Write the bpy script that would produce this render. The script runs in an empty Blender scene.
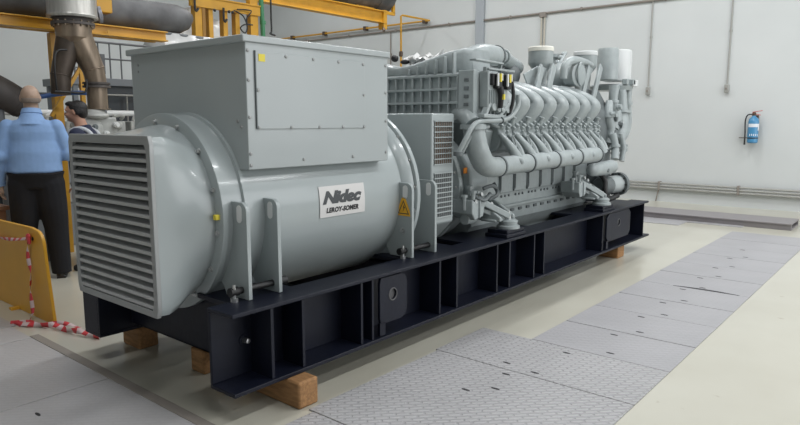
import bpy, bmesh, math, random
from mathutils import Vector, Matrix, Euler
random.seed(7)
scn = bpy.context.scene
COL = scn.collection
V = Vector
PI = math.pi

# ------------------------------------------------------------------ camera
F_PX = 640.0
HEAD = math.radians(39.757); PITCH = math.radians(8.127); CAMZ = 1.5
cam_d = bpy.data.cameras.new('camera')
cam_d.sensor_width = 36.0; cam_d.lens = 36.0 * F_PX / 800.0; cam_d.clip_start = 0.05; cam_d.clip_end = 200
cam = bpy.data.objects.new('camera', cam_d); COL.objects.link(cam)
cam.location = (0, 0, CAMZ)
cam.rotation_euler = (math.radians(90) - PITCH, 0, HEAD - math.radians(90))
scn.camera = cam
FW = V((math.cos(HEAD)*math.cos(PITCH), math.sin(HEAD)*math.cos(PITCH), -math.sin(PITCH)))
RT = V((math.sin(HEAD), -math.cos(HEAD), 0)); UP = RT.cross(FW)
def P(px, py, y):
    r = FW*F_PX + RT*(px-400) + UP*(212.5-py)
    return V((0,0,CAMZ)) + r*(y/r.y)
def X(px, py, y):
    """world x of the photo measurement on the plane y = const"""
    r = FW*F_PX + RT*(px-400) + UP*(212.5-py)
    return r.x * y / r.y

# ------------------------------------------------------------------ materials
def mat(name, col, rough=.5, metal=0., coat=0., noise=0., nscale=8., bump=0., bscale=60., col2=None, emis=None, stretch=None, alpha=None):
    m = bpy.data.materials.new(name); m.use_nodes = True
    nt = m.node_tree; b = nt.nodes['Principled BSDF']
    b.inputs['Base Color'].default_value = (*col, 1); b.inputs['Roughness'].default_value = rough
    b.inputs['Metallic'].default_value = metal
    if coat: b.inputs['Coat Weight'].default_value = coat; b.inputs['Coat Roughness'].default_value = .12
    tc = None
    if noise or bump:
        tc = nt.nodes.new('ShaderNodeTexCoord'); mp = nt.nodes.new('ShaderNodeMapping')
        nt.links.new(tc.outputs['Object'], mp.inputs['Vector'])
        if stretch: mp.inputs['Scale'].default_value = stretch
    if noise:
        n = nt.nodes.new('ShaderNodeTexNoise'); n.inputs['Scale'].default_value = nscale; n.inputs['Detail'].default_value = 5
        r = nt.nodes.new('ShaderNodeValToRGB'); r.color_ramp.elements[0].position = .32; r.color_ramp.elements[1].position = .68
        c2 = col2 or tuple(c*(1-noise) for c in col)
        r.color_ramp.elements[0].color = (*c2, 1); r.color_ramp.elements[1].color = (*col, 1)
        nt.links.new(mp.outputs[0], n.inputs['Vector']); nt.links.new(n.outputs[0], r.inputs[0]); nt.links.new(r.outputs[0], b.inputs['Base Color'])
    if bump:
        n2 = nt.nodes.new('ShaderNodeTexNoise'); n2.inputs['Scale'].default_value = bscale; n2.inputs['Detail'].default_value = 3
        bp = nt.nodes.new('ShaderNodeBump'); bp.inputs['Strength'].default_value = bump; bp.inputs['Distance'].default_value = .01
        nt.links.new(mp.outputs[0], n2.inputs['Vector']); nt.links.new(n2.outputs[0], bp.inputs['Height']); nt.links.new(bp.outputs[0], b.inputs['Normal'])
    if emis: b.inputs['Emission Color'].default_value = (*col, 1); b.inputs['Emission Strength'].default_value = emis
    if alpha is not None: b.inputs['Alpha'].default_value = alpha
    return m

GREY = mat('grey_gloss_paint', (.345,.385,.39), .3, 0, .35, noise=.05, nscale=3, bump=.05, bscale=9)
GREYB = mat('grey_box_paint', (.37,.405,.41), .34, 0, .25, noise=.04, nscale=2)
GREYE = mat('grey_engine_paint', (.335,.375,.38), .38, 0, .15, noise=.12, nscale=14, bump=.15, bscale=50)
GREYD = mat('dark_grey_casting', (.14,.16,.165), .5, 0, 0, noise=.3, nscale=12, bump=.2, bscale=50)
LOUV = mat('louvre_metal', (.32,.33,.33), .38, .25)
DARKIN = mat('dark_interior', (.018,.02,.022), .7)
SLAT = mat('louvre_slat_metal', (.47,.48,.48), .32, .3)
SCREEN = mat('inlet_screen_grey', (.075,.078,.08), .6)
GRILLE = mat('grille_dark', (.10,.105,.105), .5, .3)
NAVY = mat('navy_black_paint', (.0045,.0065,.017), .48, 0, .0, noise=.25, nscale=5, bump=.1, bscale=30)
STEEL = mat('zinc_steel', (.55,.56,.56), .3, .9)
CHROME = mat('bright_steel', (.75,.75,.76), .18, 1)
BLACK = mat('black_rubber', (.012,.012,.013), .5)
WOOD = mat('raw_timber', (.42,.22,.09), .75, noise=.4, nscale=9, bump=.4, bscale=40, stretch=(6,1,6))
YEL = mat('yellow_crane_paint', (.64,.33,.025), .42, noise=.18, nscale=4)
YELP = mat('yellow_panel_paint', (.70,.36,.03), .4, 0, .1, noise=.10, nscale=3)
WHITE = mat('white_paint', (.72,.73,.72), .4)
CREAM = mat('cream_cap', (.72,.71,.64), .5)
LABELW = mat('nameplate_white', (.63,.62,.61), .45)
INK = mat('ink_black', (.01,.01,.012), .5)
INKG = mat('ink_grey', (.05,.055,.06), .5)
YWARN = mat('warning_yellow', (.85,.45,.02), .4)
YSTICK = mat('sticker_yellow', (.75,.62,.06), .5)
RUST = mat('heat_tinted_steel', (.30,.235,.175), .36, .6, noise=.45, nscale=5, stretch=(3,3,.7))
GALV = mat('galvanised_duct', (.50,.49,.46), .34, .6, noise=.3, nscale=9, stretch=(4,4,.6))
DUCT = mat('dark_duct_steel', (.15,.15,.155), .55, .2, noise=.5, nscale=4)
DUCTD = mat('sooty_duct', (.10,.088,.082), .6, .2, noise=.4, nscale=4)
RAILG = mat('rail_grey', (.16,.17,.18), .5)
PLATG = mat('platform_grey', (.22,.24,.26), .55)
PANELD = mat('dark_panel', (.065,.075,.085), .55)
ENGL = mat('pale_engine_paint', (.46,.47,.45), .5, noise=.35, nscale=10)
BLUEH = mat('blue_hose', (.05,.13,.36), .45)
GREENP = mat('green_pipe', (.05,.22,.10), .45)
PLASTIC = mat('white_sheeting', (.72,.72,.71), .25, 0, .3, noise=.12, nscale=5, bump=.8, bscale=7)
GALVC = mat('conduit_steel', (.36,.36,.34), .45, .2)
BROWNC = mat('conduit_brown', (.25,.225,.20), .55)
COLM = mat('column_grey', (.36,.39,.42), .55)
BLUEX = mat('extinguisher_blue', (.06,.24,.44), .35, 0, .2)
RED = mat('red_plastic', (.5,.04,.04), .4)
TAPE_R = mat('tape_red', (.62,.05,.06), .4)
TAPE_W = mat('tape_white', (.66,.52,.52), .4)
SKIN = mat('skin', (.46,.25,.17), .55)
SKIN2 = mat('skin_head_greyish', (.47,.33,.25), .5, noise=.2, nscale=20)
SHIRT = mat('pale_blue_cotton', (.25,.40,.68), .8, noise=.1, nscale=12, bump=.5, bscale=8)
TROUS = mat('black_trouser_cloth', (.006,.0065,.010), .85, bump=.4, bscale=10)
NAVYJ = mat('navy_jacket_cloth', (.02,.025,.055), .85, bump=.4, bscale=10)
REFL = mat('reflective_stripe', (.5,.52,.55), .4)
HAIRB = mat('black_hair', (.012,.010,.010), .5, bump=.6, bscale=90, noise=.3, nscale=60)
HAIRG = mat('short_grey_hair', (.20,.16,.13), .7, bump=.6, bscale=120)
EYEW = mat('eye_white', (.7,.7,.68), .3)
PAPER = mat('paper_white', (.72,.75,.80), .7)
DESK = mat('desk_brown', (.28,.15,.09), .6)
ORANGE = mat('orange_sticker', (.70,.24,.03), .5)
BRONZE = mat('bronze_brown', (.10,.07,.05), .5, .3)
WRAP = mat('grey_white_dust', (.60,.62,.62), .4)

def floor_mat():
    m = mat('epoxy_floor', (.56,.545,.45), .28, 0, .3)
    nt = m.node_tree; b = nt.nodes['Principled BSDF']
    tc = nt.nodes.new('ShaderNodeTexCoord')
    n = nt.nodes.new('ShaderNodeTexNoise'); n.inputs['Scale'].default_value = 1.3; n.inputs['Detail'].default_value = 6
    r = nt.nodes.new('ShaderNodeValToRGB'); r.color_ramp.elements[0].position = .3; r.color_ramp.elements[1].position = .7
    r.color_ramp.elements[0].color = (.465,.447,.375,1); r.color_ramp.elements[1].color = (.525,.512,.44,1)
    nt.links.new(tc.outputs['Object'], n.inputs['Vector']); nt.links.new(n.outputs[0], r.inputs[0])
    # small brown stains
    n3 = nt.nodes.new('ShaderNodeTexNoise'); n3.inputs['Scale'].default_value = 7; n3.inputs['Detail'].default_value = 8
    r3 = nt.nodes.new('ShaderNodeValToRGB'); r3.color_ramp.elements[0].position = .70; r3.color_ramp.elements[1].position = .76
    r3.color_ramp.elements[0].color = (0,0,0,1); r3.color_ramp.elements[1].color = (.45,.45,.45,1)
    mx = nt.nodes.new('ShaderNodeMix'); mx.data_type = 'RGBA'
    mx.inputs['B'].default_value = (.22,.16,.09,1)
    nt.links.new(tc.outputs['Object'], n3.inputs['Vector']); nt.links.new(n3.outputs[0], r3.inputs[0])
    nt.links.new(r3.outputs[0], mx.inputs['Factor']); nt.links.new(r.outputs[0], mx.inputs['A']); nt.links.new(mx.outputs['Result'], b.inputs['Base Color'])
    return m
FLOOR = floor_mat()

def plate_mat(name, col, treadstr):
    m = mat(name, col, .42, .12)
    nt = m.node_tree; b = nt.nodes['Principled BSDF']
    tc = nt.nodes.new('ShaderNodeTexCoord')
    # diamond tread: two wave directions
    mp = nt.nodes.new('ShaderNodeMapping'); mp.inputs['Rotation'].default_value = (0,0,math.radians(45)); nt.links.new(tc.outputs['Object'], mp.inputs['Vector'])
    ch = nt.nodes.new('ShaderNodeTexBrick'); ch.inputs['Scale'].default_value = 1.0
    ch.inputs['Brick Width'].default_value = .075; ch.inputs['Row Height'].default_value = .032; ch.inputs['Mortar Size'].default_value = .010
    ch.inputs['Mortar Smooth'].default_value = .6; ch.offset = .5
    nt.links.new(mp.outputs[0], ch.inputs['Vector'])
    bp = nt.nodes.new('ShaderNodeBump'); bp.inputs['Strength'].default_value = treadstr; bp.inputs['Distance'].default_value = .004; bp.invert = True
    nt.links.new(ch.outputs['Fac'], bp.inputs['Height']); nt.links.new(bp.outputs[0], b.inputs['Normal'])
    n = nt.nodes.new('ShaderNodeTexNoise'); n.inputs['Scale'].default_value = 1.6; n.inputs['Detail'].default_value = 7
    r = nt.nodes.new('ShaderNodeValToRGB'); r.color_ramp.elements[0].position = .3; r.color_ramp.elements[1].position = .72
    r.color_ramp.elements[0].color = tuple(c*.9 for c in col)+(1,); r.color_ramp.elements[1].color = tuple(min(1,c*1.05) for c in col)+(1,)
    nt.links.new(tc.outputs['Object'], n.inputs['Vector']); nt.links.new(n.outputs[0], r.inputs[0])
    mx = nt.nodes.new('ShaderNodeMix'); mx.data_type = 'RGBA'; mx.blend_type = 'MULTIPLY'
    mm = nt.nodes.new('ShaderNodeMath'); mm.operation = 'MULTIPLY'; mm.inputs[1].default_value = .22*treadstr
    nt.links.new(ch.outputs['Fac'], mm.inputs[0]); nt.links.new(mm.outputs[0], mx.inputs['Factor'])
    nt.links.new(r.outputs[0], mx.inputs['A']); mx.inputs['B'].default_value = (.3,.3,.3,1)
    nt.links.new(mx.outputs['Result'], b.inputs['Base Color'])
    return m
PLATE_T = plate_mat('diamond_tread_plate', (.43,.425,.435), 1.0)
PLATE_L = plate_mat('lightened_worn_plate', (.47,.46,.465), .2)  # left plates: colour lightened to make up for the weaker light there
PLATE_P = plate_mat('worn_grey_plate', (.375,.37,.385), .25)

def wall_mat():
    m = mat('white_wall_panels', (.60,.625,.625), .55, bump=.05, bscale=3)
    nt = m.node_tree; b = nt.nodes['Principled BSDF']
    tc = nt.nodes.new('ShaderNodeTexCoord'); n = nt.nodes.new('ShaderNodeTexNoise'); n.inputs['Scale'].default_value = .8; n.inputs['Detail'].default_value = 8
    r = nt.nodes.new('ShaderNodeValToRGB'); r.color_ramp.elements[0].position = .25; r.color_ramp.elements[1].position = .7
    r.color_ramp.elements[0].color = (.565,.59,.59,1); r.color_ramp.elements[1].color = (.615,.64,.64,1)
    nt.links.new(tc.outputs['Object'], n.inputs['Vector']); nt.links.new(n.outputs[0], r.inputs[0]); nt.links.new(r.outputs[0], b.inputs['Base Color'])
    return m
WALL = wall_mat()
NAVY.node_tree.nodes['Principled BSDF'].inputs['Specular IOR Level'].default_value = .35
CEIL = mat('ceiling_grey', (.35,.36,.37), .8)

# ------------------------------------------------------------------ geometry helpers
def org(o):
    p = V((0,0,0))
    while o is not None:
        p = p + o.location; o = o.parent
    return p

class MB:
    """collects shapes given in world metres and links them as ONE mesh object"""
    def __init__(s, xf=None): s.bm = bmesh.new(); s.xf = xf
    def v(s, p): return s.bm.verts.new(V(p))
    def face(s, vs):
        try: return s.bm.faces.new(vs)
        except ValueError: return None
    def box(s, a, b, rot=None, piv=None):
        a = V(a); b = V(b); c = (a+b)/2
        vs = []
        for z in (a.z, b.z):
            for (x, y) in ((a.x,a.y),(b.x,a.y),(b.x,b.y),(a.x,b.y)):
                p = V((x,y,z))
                if rot is not None:
                    q = V(piv) if piv else c
                    p = rot @ (p-q) + q
                vs.append(s.v(p))
        for f in ((3,2,1,0),(4,5,6,7),(0,1,5,4),(1,2,6,5),(2,3,7,6),(3,0,4,7)): s.face([vs[i] for i in f])
        return s
    def bar(s, p0, p1, w, h, up=(0,0,1)):
        p0 = V(p0); p1 = V(p1); d = (p1-p0).normalized(); u = V(up)
        if abs(d.dot(u)) > .98: u = V((1,0,0))
        a = d.cross(u).normalized()*w/2; b = a.cross(d).normalized()*h/2
        r0 = [s.v(p0+a*i+b*j) for i,j in ((-1,-1),(1,-1),(1,1),(-1,1))]; r1 = [s.v(p1+a*i+b*j) for i,j in ((-1,-1),(1,-1),(1,1),(-1,1))]
        for i in range(4): s.face([r0[i], r0[(i+1)%4], r1[(i+1)%4], r1[i]])
        s.face(r0[::-1]); s.face(r1); return s
    def ring(s, c, a, b, ra, rb, n):
        return [s.v(c + a*(ra*math.cos(2*PI*i/n)) + b*(rb*math.sin(2*PI*i/n))) for i in range(n)]
    def skin(s, rings, cap0=True, cap1=True, closed=False):
        n = len(rings[0])
        m = len(rings)
        for k in range(m if closed else m-1):
            A = rings[k]; B = rings[(k+1)%m]
            for i in range(n): s.face([A[i], A[(i+1)%n], B[(i+1)%n], B[i]])
        if not closed:
            if cap0: s.face(rings[0][::-1])
            if cap1: s.face(rings[-1])
        return s
    def lathe(s, o, d, prof, n=32, cap=True):
        """prof: (distance along axis, radius)"""
        o = V(o); d = V(d).normalized(); a = d.orthogonal().normalized(); b = d.cross(a)
        rs = [s.ring(o+d*t, a, b, max(r,1e-4), max(r,1e-4), n) for t, r in prof]
        return s.skin(rs, cap, cap)
    def cyl(s, p0, p1, r, r1=None, n=20):
        p0 = V(p0); p1 = V(p1); return s.lathe(p0, p1-p0, [(0,r),((p1-p0).length, r if r1 is None else r1)], n)
    def tube(s, pts, r, n=12, smooth=6, cap=True, flat=1.0):
        P = [V(p) for p in pts]; R = r if isinstance(r, (list,tuple)) else [r]*len(P)
        if smooth and len(P) > 2:
            Q, RR = [], []
            for i in range(len(P)-1):
                p0 = P[max(i-1,0)]; p1 = P[i]; p2 = P[i+1]; p3 = P[min(i+2,len(P)-1)]
                for k in range(smooth):
                    t = k/smooth
                    Q.append(.5*((2*p1)+(-p0+p2)*t+(2*p0-5*p1+4*p2-p3)*t*t+(-p0+3*p1-3*p2+p3)*t**3)); RR.append(R[i]*(1-t)+R[i+1]*t)
            Q.append(P[-1]); RR.append(R[-1]); P, R = Q, RR
        rings = []; a = None
        for i, p in enumerate(P):
            d = (P[min(i+1,len(P)-1)] - P[max(i-1,0)]).normalized()
            if a is None: a = d.orthogonal().normalized() if abs(d.z) > .9 else d.cross(V((0,0,1))).normalized()
            a = (a - d*a.dot(d)).normalized(); b = d.cross(a)
            rings.append(s.ring(p, a, b, R[i]*flat, R[i], n))
        return s.skin(rings, cap, cap)
    def prism(s, poly, axis, t0, t1):
        """poly: 2D points; axis 'x' -> (y,z), 'y' -> (x,z), 'z' -> (x,y)"""
        def P(q, t): return {'x': (t,q[0],q[1]), 'y': (q[0],t,q[1]), 'z': (q[0],q[1],t)}[axis]
        A = [s.v(P(q,t0)) for q in poly]; B = [s.v(P(q,t1)) for q in poly]
        n = len(poly)
        for i in range(n): s.face([A[i],A[(i+1)%n],B[(i+1)%n],B[i]])
        s.face(A[::-1]); s.face(B); return s
    def plate_hole(s, poly, hole, axis, t0, t1):
        """prism with a hole; poly and hole have the same count of points, matched"""
        def P(q, t): return {'x': (t,q[0],q[1]), 'y': (q[0],t,q[1]), 'z': (q[0],q[1],t)}[axis]
        n = len(poly)
        L = [[s.v(P(q,t)) for q in src] for src, t in ((poly,t0),(hole,t0),(poly,t1),(hole,t1))]
        for i in range(n):
            j = (i+1)%n
            s.face([L[0][i],L[0][j],L[1][j],L[1][i]]); s.face([L[2][i],L[3][i],L[3][j],L[2][j]])
            s.face([L[0][i],L[2][i],L[2][j],L[0][j]]); s.face([L[1][i],L[1][j],L[3][j],L[3][i]])
        return s
    def ell(s, c, r, n=20, m=12, rot=None):
        c = V(c); r = V(r) if not isinstance(r,(int,float)) else V((r,r,r)); rings = []
        for k in range(1, m):
            t = PI*k/m; ring = []
            for i in range(n):
                q = V((r.x*math.sin(t)*math.cos(2*PI*i/n), r.y*math.sin(t)*math.sin(2*PI*i/n), -r.z*math.cos(t)))
                if rot is not None: q = rot @ q
                ring.append(s.v(c+q))
            rings.append(ring)
        q0 = V((0,0,-r.z)); q1 = V((0,0,r.z))
        if rot is not None: q0 = rot@q0; q1 = rot@q1
        s.skin(rings, False, False)
        b = s.v(c+q0); t_ = s.v(c+q1)
        for i in range(n): s.face([b, rings[0][(i+1)%n], rings[0][i]]); s.face([t_, rings[-1][i], rings[-1][(i+1)%n]])
        return s
    def torus(s, c, d, R, r, n=28, m=8, Rb=None, up=None):
        c = V(c); d = V(d).normalized(); a = V(up) if up else d.orthogonal().normalized(); a = (a-d*a.dot(d)).normalized(); b = d.cross(a); Rb = Rb or R
        rings = []
        for i in range(n):
            t = 2*PI*i/n; e = a*math.cos(t)*R + b*math.sin(t)*Rb; en = e.normalized()
            rings.append([s.v(c+e+en*(r*math.cos(2*PI*k/m))+d*(r*math.sin(2*PI*k/m))) for k in range(m)])
        return s.skin(rings, closed=True)
    def loft(s, rings, cap=True):
        return s.skin([[s.v(p) for p in r] for r in rings], cap, cap)
    def build(s, name, m, parent=None, bev=0, sharp=35, seg=2, mods=None, solid=0):
        if s.xf is not None: bmesh.ops.transform(s.bm, matrix=s.xf, verts=s.bm.verts)
        bmesh.ops.recalc_face_normals(s.bm, faces=s.bm.faces)
        off = org(parent) if parent is not None else None
        me = bpy.data.meshes.new(name)
        loc = V((0,0,0))
        if parent is None:
            xs = [v.co for v in s.bm.verts]
            lo = V((min(c.x for c in xs), min(c.y for c in xs), min(c.z for c in xs))); hi = V((max(c.x for c in xs), max(c.y for c in xs), max(c.z for c in xs)))
            loc = V(((lo.x+hi.x)/2, (lo.y+hi.y)/2, lo.z)); off = loc
        for v in s.bm.verts: v.co -= off
        s.bm.to_mesh(me); s.bm.free()
        me.polygons.foreach_set('use_smooth', [True]*len(me.polygons))
        try: me.set_sharp_from_angle(angle=math.radians(sharp))
        except Exception: pass
        o = bpy.data.objects.new(name, me); COL.objects.link(o); o.location = loc
        if m: me.materials.append(m)
        if parent is not None: o.parent = parent
        if solid:
            md = o.modifiers.new('solid', 'SOLIDIFY'); md.thickness = solid
        if bev:
            md = o.modifiers.new('bevel', 'BEVEL'); md.width = bev; md.segments = seg; md.limit_method = 'ANGLE'; md.angle_limit = math.radians(40); md.harden_normals = False
        for md_ in (mods or []): md_(o)
        return o

def tag(o, label=None, cat=None, group=None, kind=None):
    if label: o['label'] = label
    if cat: o['category'] = cat
    if group: o['group'] = group
    if kind: o['kind'] = kind
    return o
def thing(name, label, cat, loc=(0,0,0), group=None):
    o = bpy.data.objects.new(name, None); COL.objects.link(o); o.location = loc; o.empty_display_size = .1
    return tag(o, label, cat, group)
def copy_tree(o, parent=None):
    c = o.copy(); COL.objects.link(c)
    if parent is not None: c.parent = parent
    for ch in list(o.children): copy_tree(ch, c)
    return c
def copy_part(o, delta, label=None):
    """repeat of a part under the same parent, moved by delta"""
    c = o.copy(); COL.objects.link(c); c.location = o.location + V(delta)
    for ch in list(o.children):
        d = ch.copy(); COL.objects.link(d); d.parent = c
    return c
def bolt(name, p, d, parent, r=.012, h=.012, m=None):
    b = MB(); b.lathe(V(p)-V(d).normalized()*.004, d, [(0,r*1.5),(.006,r*1.5)], 12); b.lathe(V(p), d, [(0,r),(h,r),(h+.002,r*.8)], 6)
    return b.build(name, m or STEEL, parent, sharp=30)
def remesh(vox, it=4):
    def f(o):
        r = o.modifiers.new('remesh','REMESH'); r.mode = 'VOXEL'; r.voxel_size = vox; r.use_smooth_shade = True
        s_ = o.modifiers.new('smooth','SMOOTH'); s_.factor = .5; s_.iterations = it
    return f
def text_mesh(txt, size, bold=0., shear=0., spacing=1.0):
    cu = bpy.data.curves.new('t','FONT'); cu.body = txt; cu.size = size; cu.offset = bold; cu.shear = shear; cu.space_character = spacing; cu.resolution_u = 4
    ob = bpy.data.objects.new('t', cu); COL.objects.link(ob)
    dg = bpy.context.evaluated_depsgraph_get(); dg.update()
    me = bpy.data.meshes.new_from_object(ob.evaluated_get(dg))
    bpy.data.objects.remove(ob); bpy.data.curves.remove(cu)
    return me

YC = 3.325   # machine centre line
ZC = .99

# ================================================================== SETTING
b = MB(); b.box((-6,-8,-.3),(12.4,16,0)); fl = b.build('floor', FLOOR); tag(fl, 'glossy cream epoxy floor of the test hall', kind='structure')
b = MB(); b.box((12.4,-8,0),(12.6,16,6.5)); tag(b.build('wall_back', WALL), 'white hall wall behind the generator set', kind='structure')
b = MB(); b.box((-6,16,0),(12.6,16.2,6.5)); tag(b.build('wall_left', WALL), 'pale hall wall far behind the yellow frames', kind='structure')
b = MB(); b.box((-6.2,-8,0),(-6,16.2,6.5)); tag(b.build('wall_front', WALL), kind='structure')
b = MB(); b.box((-6.2,-8,6.5),(12.6,16.2,6.6)); tag(b.build('ceiling', CEIL), kind='structure')
# steel wall column
b = MB(); b.box((12.33,7.885,0),(12.4,8.065,6.5)); b.box((12.32,7.87,0),(12.335,8.08,6.5))
tag(b.build('trim_1', COLM, bev=.004), 'blue-grey steel column standing against the white wall', kind='structure')
# brown edge where plates meet the cream floor beside the machine
b = MB(); b.box((1.655,1.6,0),(1.715,4.75,.012)); tag(b.build('trim_2', BROWNC, bev=.003), kind='structure')

# ================================================================== FLOOR PLATES
def plate(name, x0, y0, x1, y1, m, label, group=None, handles=(), z=.008, bolts=True):
    t = thing(name, label, 'floor plate', ((x0+x1)/2,(y0+y1)/2,0), group)
    g = .004
    b = MB(); b.box((x0+g,y0+g,0),(x1-g,y1-g,z)); b.build('plate_sheet', m, t, bev=.002)
    for (hx,hy) in handles:
        h = MB(); n = 12
        h.prism([(hx+.009*math.cos(2*PI*i/n), hy+.028*math.sin(2*PI*i/n)) for i in range(n)], 'z', z-.002, z+.0015); h.build('lifting_slot_or_bright_inlay', BLACK, t)
    return t
gW = 'wide diamond tread plates'
plate('floor_plate', -.6, 1.10, .8, 2.36, PLATE_T, 'wide tread plate reaching out of the picture below the timber block', gW)
plate('floor_plate', .8, 1.10, 2.13, 2.36, PLATE_T, 'wide tread plate whose joint runs to the end of the near timber block', gW)
plate('floor_plate', 2.13, 1.10, 3.27, 2.40, PLATE_T, 'wide diamond tread plate between the timber block joint and the gaping joint', gW, ((2.86,1.9),(2.98,1.78),(3.20,1.84),))
plate('floor_plate', 3.27, 1.10, 3.86, 2.42, PLATE_T, 'diamond tread plate last of the wide ones before the strip narrows', gW, ((3.36,1.93),(3.33,1.72),(3.76,1.72)))
xs = [3.86,4.40,4.94,5.45,6.0,6.55,7.1,7.7,8.3,8.9,9.55]
ords = ['narrow grey floor plate touching the wide tread plates','second narrow grey floor plate counting from the wide tread plates','third narrow grey floor plate counting from the wide tread plates',
 'fourth narrow grey floor plate, its far joint curling up open','fifth narrow grey floor plate, its near joint curling up open','sixth narrow grey floor plate counting from the wide tread plates',
 'fourth narrow grey floor plate counting from the far end of its strip','third narrow grey floor plate counting from the far end of its strip',
 'narrow grey floor plate next to the last towards the wall','unused','last narrow grey floor plate of the strip towards the wall']
for i in range(10):
    hs = [(xs[i]+.08,1.50),(xs[i+1]-.09,1.62)]
    tp = plate('floor_plate', xs[i], 1.10, xs[i+1], 2.03, PLATE_P, ords[i] if i < 9 else ords[10], 'narrow plates of the trench strip', hs if i < 8 else (), z=.007+.001*(i%2))
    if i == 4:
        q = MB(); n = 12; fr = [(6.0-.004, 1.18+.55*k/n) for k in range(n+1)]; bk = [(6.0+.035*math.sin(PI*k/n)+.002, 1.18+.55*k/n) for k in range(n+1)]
        q.prism(fr+bk[::-1], 'z', .001, .0095); q.build('joint_shade', BLACK, tp)  # black lens painted as the shade in the gap of the curled seam
gC = 'plates of the cross strip by the wall'
ys = [2.0,2.75,3.6,4.6,5.6,6.8]
cl = ['cross strip floor plate nearest the end of the grey steel beam','second cross strip floor plate before the white wall, beside the first','third cross strip floor plate, partly behind the end of the black skid','fourth cross strip floor plate, behind the black skid end','fifth cross strip floor plate, hidden mostly by the engine']
for i in range(3):
    plate('floor_plate', 9.62 if i else 10.0, ys[i], 10.22, ys[i+1], PLATE_P, cl[i], gC)
# left apron of plates
gL = 'plain plates in front of the louvre'
for (x0,y0,x1,y1,l) in ((-.4,2.40,1.66,3.6,'plain grey floor plate along the brown floor edge, below the louvre'),
                        (-.4,3.6,1.66,4.72,'plain grey floor plate along the brown floor edge, nearest the tape on the floor'),
                        (-.4,4.72,1.66,5.1,'narrow dark-jointed floor plate in front of the yellow panel'),
                        (-.4,5.1,1.70,6.4,'plain grey floor plate running beneath the bottom edge of the yellow panel')):
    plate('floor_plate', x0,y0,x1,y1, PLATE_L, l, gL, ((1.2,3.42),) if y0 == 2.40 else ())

# grey steel beam lying on the floor by the wall
b = MB(); b.box((10.15,1.42,.0),(10.75,7.6,.02)); b.box((10.15,1.42,.02),(10.19,7.6,.075)); b.box((10.71,1.42,.02),(10.75,7.6,.075)); b.box((10.13,1.42,.075),(10.77,7.6,.095))
tag(b.build('steel_beam', mat('beam_grey', (.23,.215,.22), .5), bev=.003), 'long low grey steel channel lying on the floor along the white wall', 'steel beam')

# ================================================================== WALL SERVICES
def wallpipe(name, pts, r, m, label, cat, parts=(), group=None):
    t = thing(name, label, cat, pts[0], group)
    b = MB(); b.tube(pts, r, 10, 0); b.build('pipe_run', m, t)
    return t
t = thing('cable_conduit', 'long brown conduit running high across the whole white wall', 'conduit', (12.36,5,3.70))
b = MB(); b.tube([(12.37,-6,3.70),(12.37,15.9,3.70)], .022, 10, 0); b.build('conduit_run', BROWNC, t)
c0 = None
for k in range(12):
    q = MB(); q.box((12.335,-4+1.6*k,3.67),(12.4,-3.97+1.6*k,3.73)); q.build('clip', BROWNC, t)
for (y, n_, lb) in ((4.235,'switch','thin vertical conduit ending in a switch box, beside the oil filter'),(2.88,'switch','thin vertical conduit ending in a switch box, above the extinguisher')):
    t = thing('switch_conduit', lb, 'conduit', (12.38,y,2.0), 'vertical conduits with switch boxes')
    q = MB(); q.tube([(12.38,y,2.14),(12.38,y,6.4)], .014, 10, 0); q.build('conduit_run', GALVC, t)
    q = MB(); q.box((12.33,y-.035,1.99),(12.4,y+.035,2.13)); q.build('switch_box', GALVC, t, bev=.006)
    q = MB(); q.lathe((12.33,y,2.06),(-1,0,0),[(0,.018),(.012,.018),(.014,.012)],14); q.build('switch_knob', BROWNC, t)
    q = MB(); q.lathe((12.38,y,3.02),(0,0,1),[(0,.022),(.04,.022)],12); q.build('coupling', GALVC, t)
t = thing('drop_conduit', 'pair of pale vertical conduits dropping to the engine behind the round flange', 'conduit', (12.36,6.5,2))
for dy in (-.035,.035):
    q = MB(); q.tube([(12.37,6.45+dy,1.0),(12.37,6.45+dy,3.62),(12.37,6.45+dy,3.66)], .018, 10, 0); q.build('conduit_run', mat('conduit_cream',(.5,.47,.40),.5), t)
q = MB(); q.box((12.33,6.38,3.62),(12.4,6.52,3.72)); q.build('junction_box', BROWNC, t, bev=.004)
t = thing('thin_conduit', 'thin dark vertical conduit on the wall left of the yellow pole', 'conduit', (12.38,10.55,2))
q = MB(); q.tube([(12.38,10.6,1.0),(12.38,10.6,3.7)], .014, 10, 0); q.build('conduit_run', BROWNC, t)
q = MB(); q.box((12.34,10.57,3.1),(12.4,10.63,3.16)); q.build('clip', BROWNC, t)
# low triple pipe rail
t = thing('pipe_rail', 'low run of three grey pipes fixed along the foot of the white wall', 'pipes', (12.36,2,.3))
for k,z in enumerate((.25,.30,.35)):
    q = MB(); q.tube([(12.33,-6,z),(12.33,9,z)], .021, 10, 0); q.build('pipe_run', GALVC, t)
for k in range(8):
    q = MB(); q.box((12.30,-4.2+1.35*k,.22),(12.4,-4.16+1.35*k,.38)); q.build('bracket', BROWNC, t, bev=.003)
q = MB(); q.tube([(12.36,3.93,.25),(12.37,3.98,.0)], .012, 8, 0); q.build('drain_tube', BROWNC, t)
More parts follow.
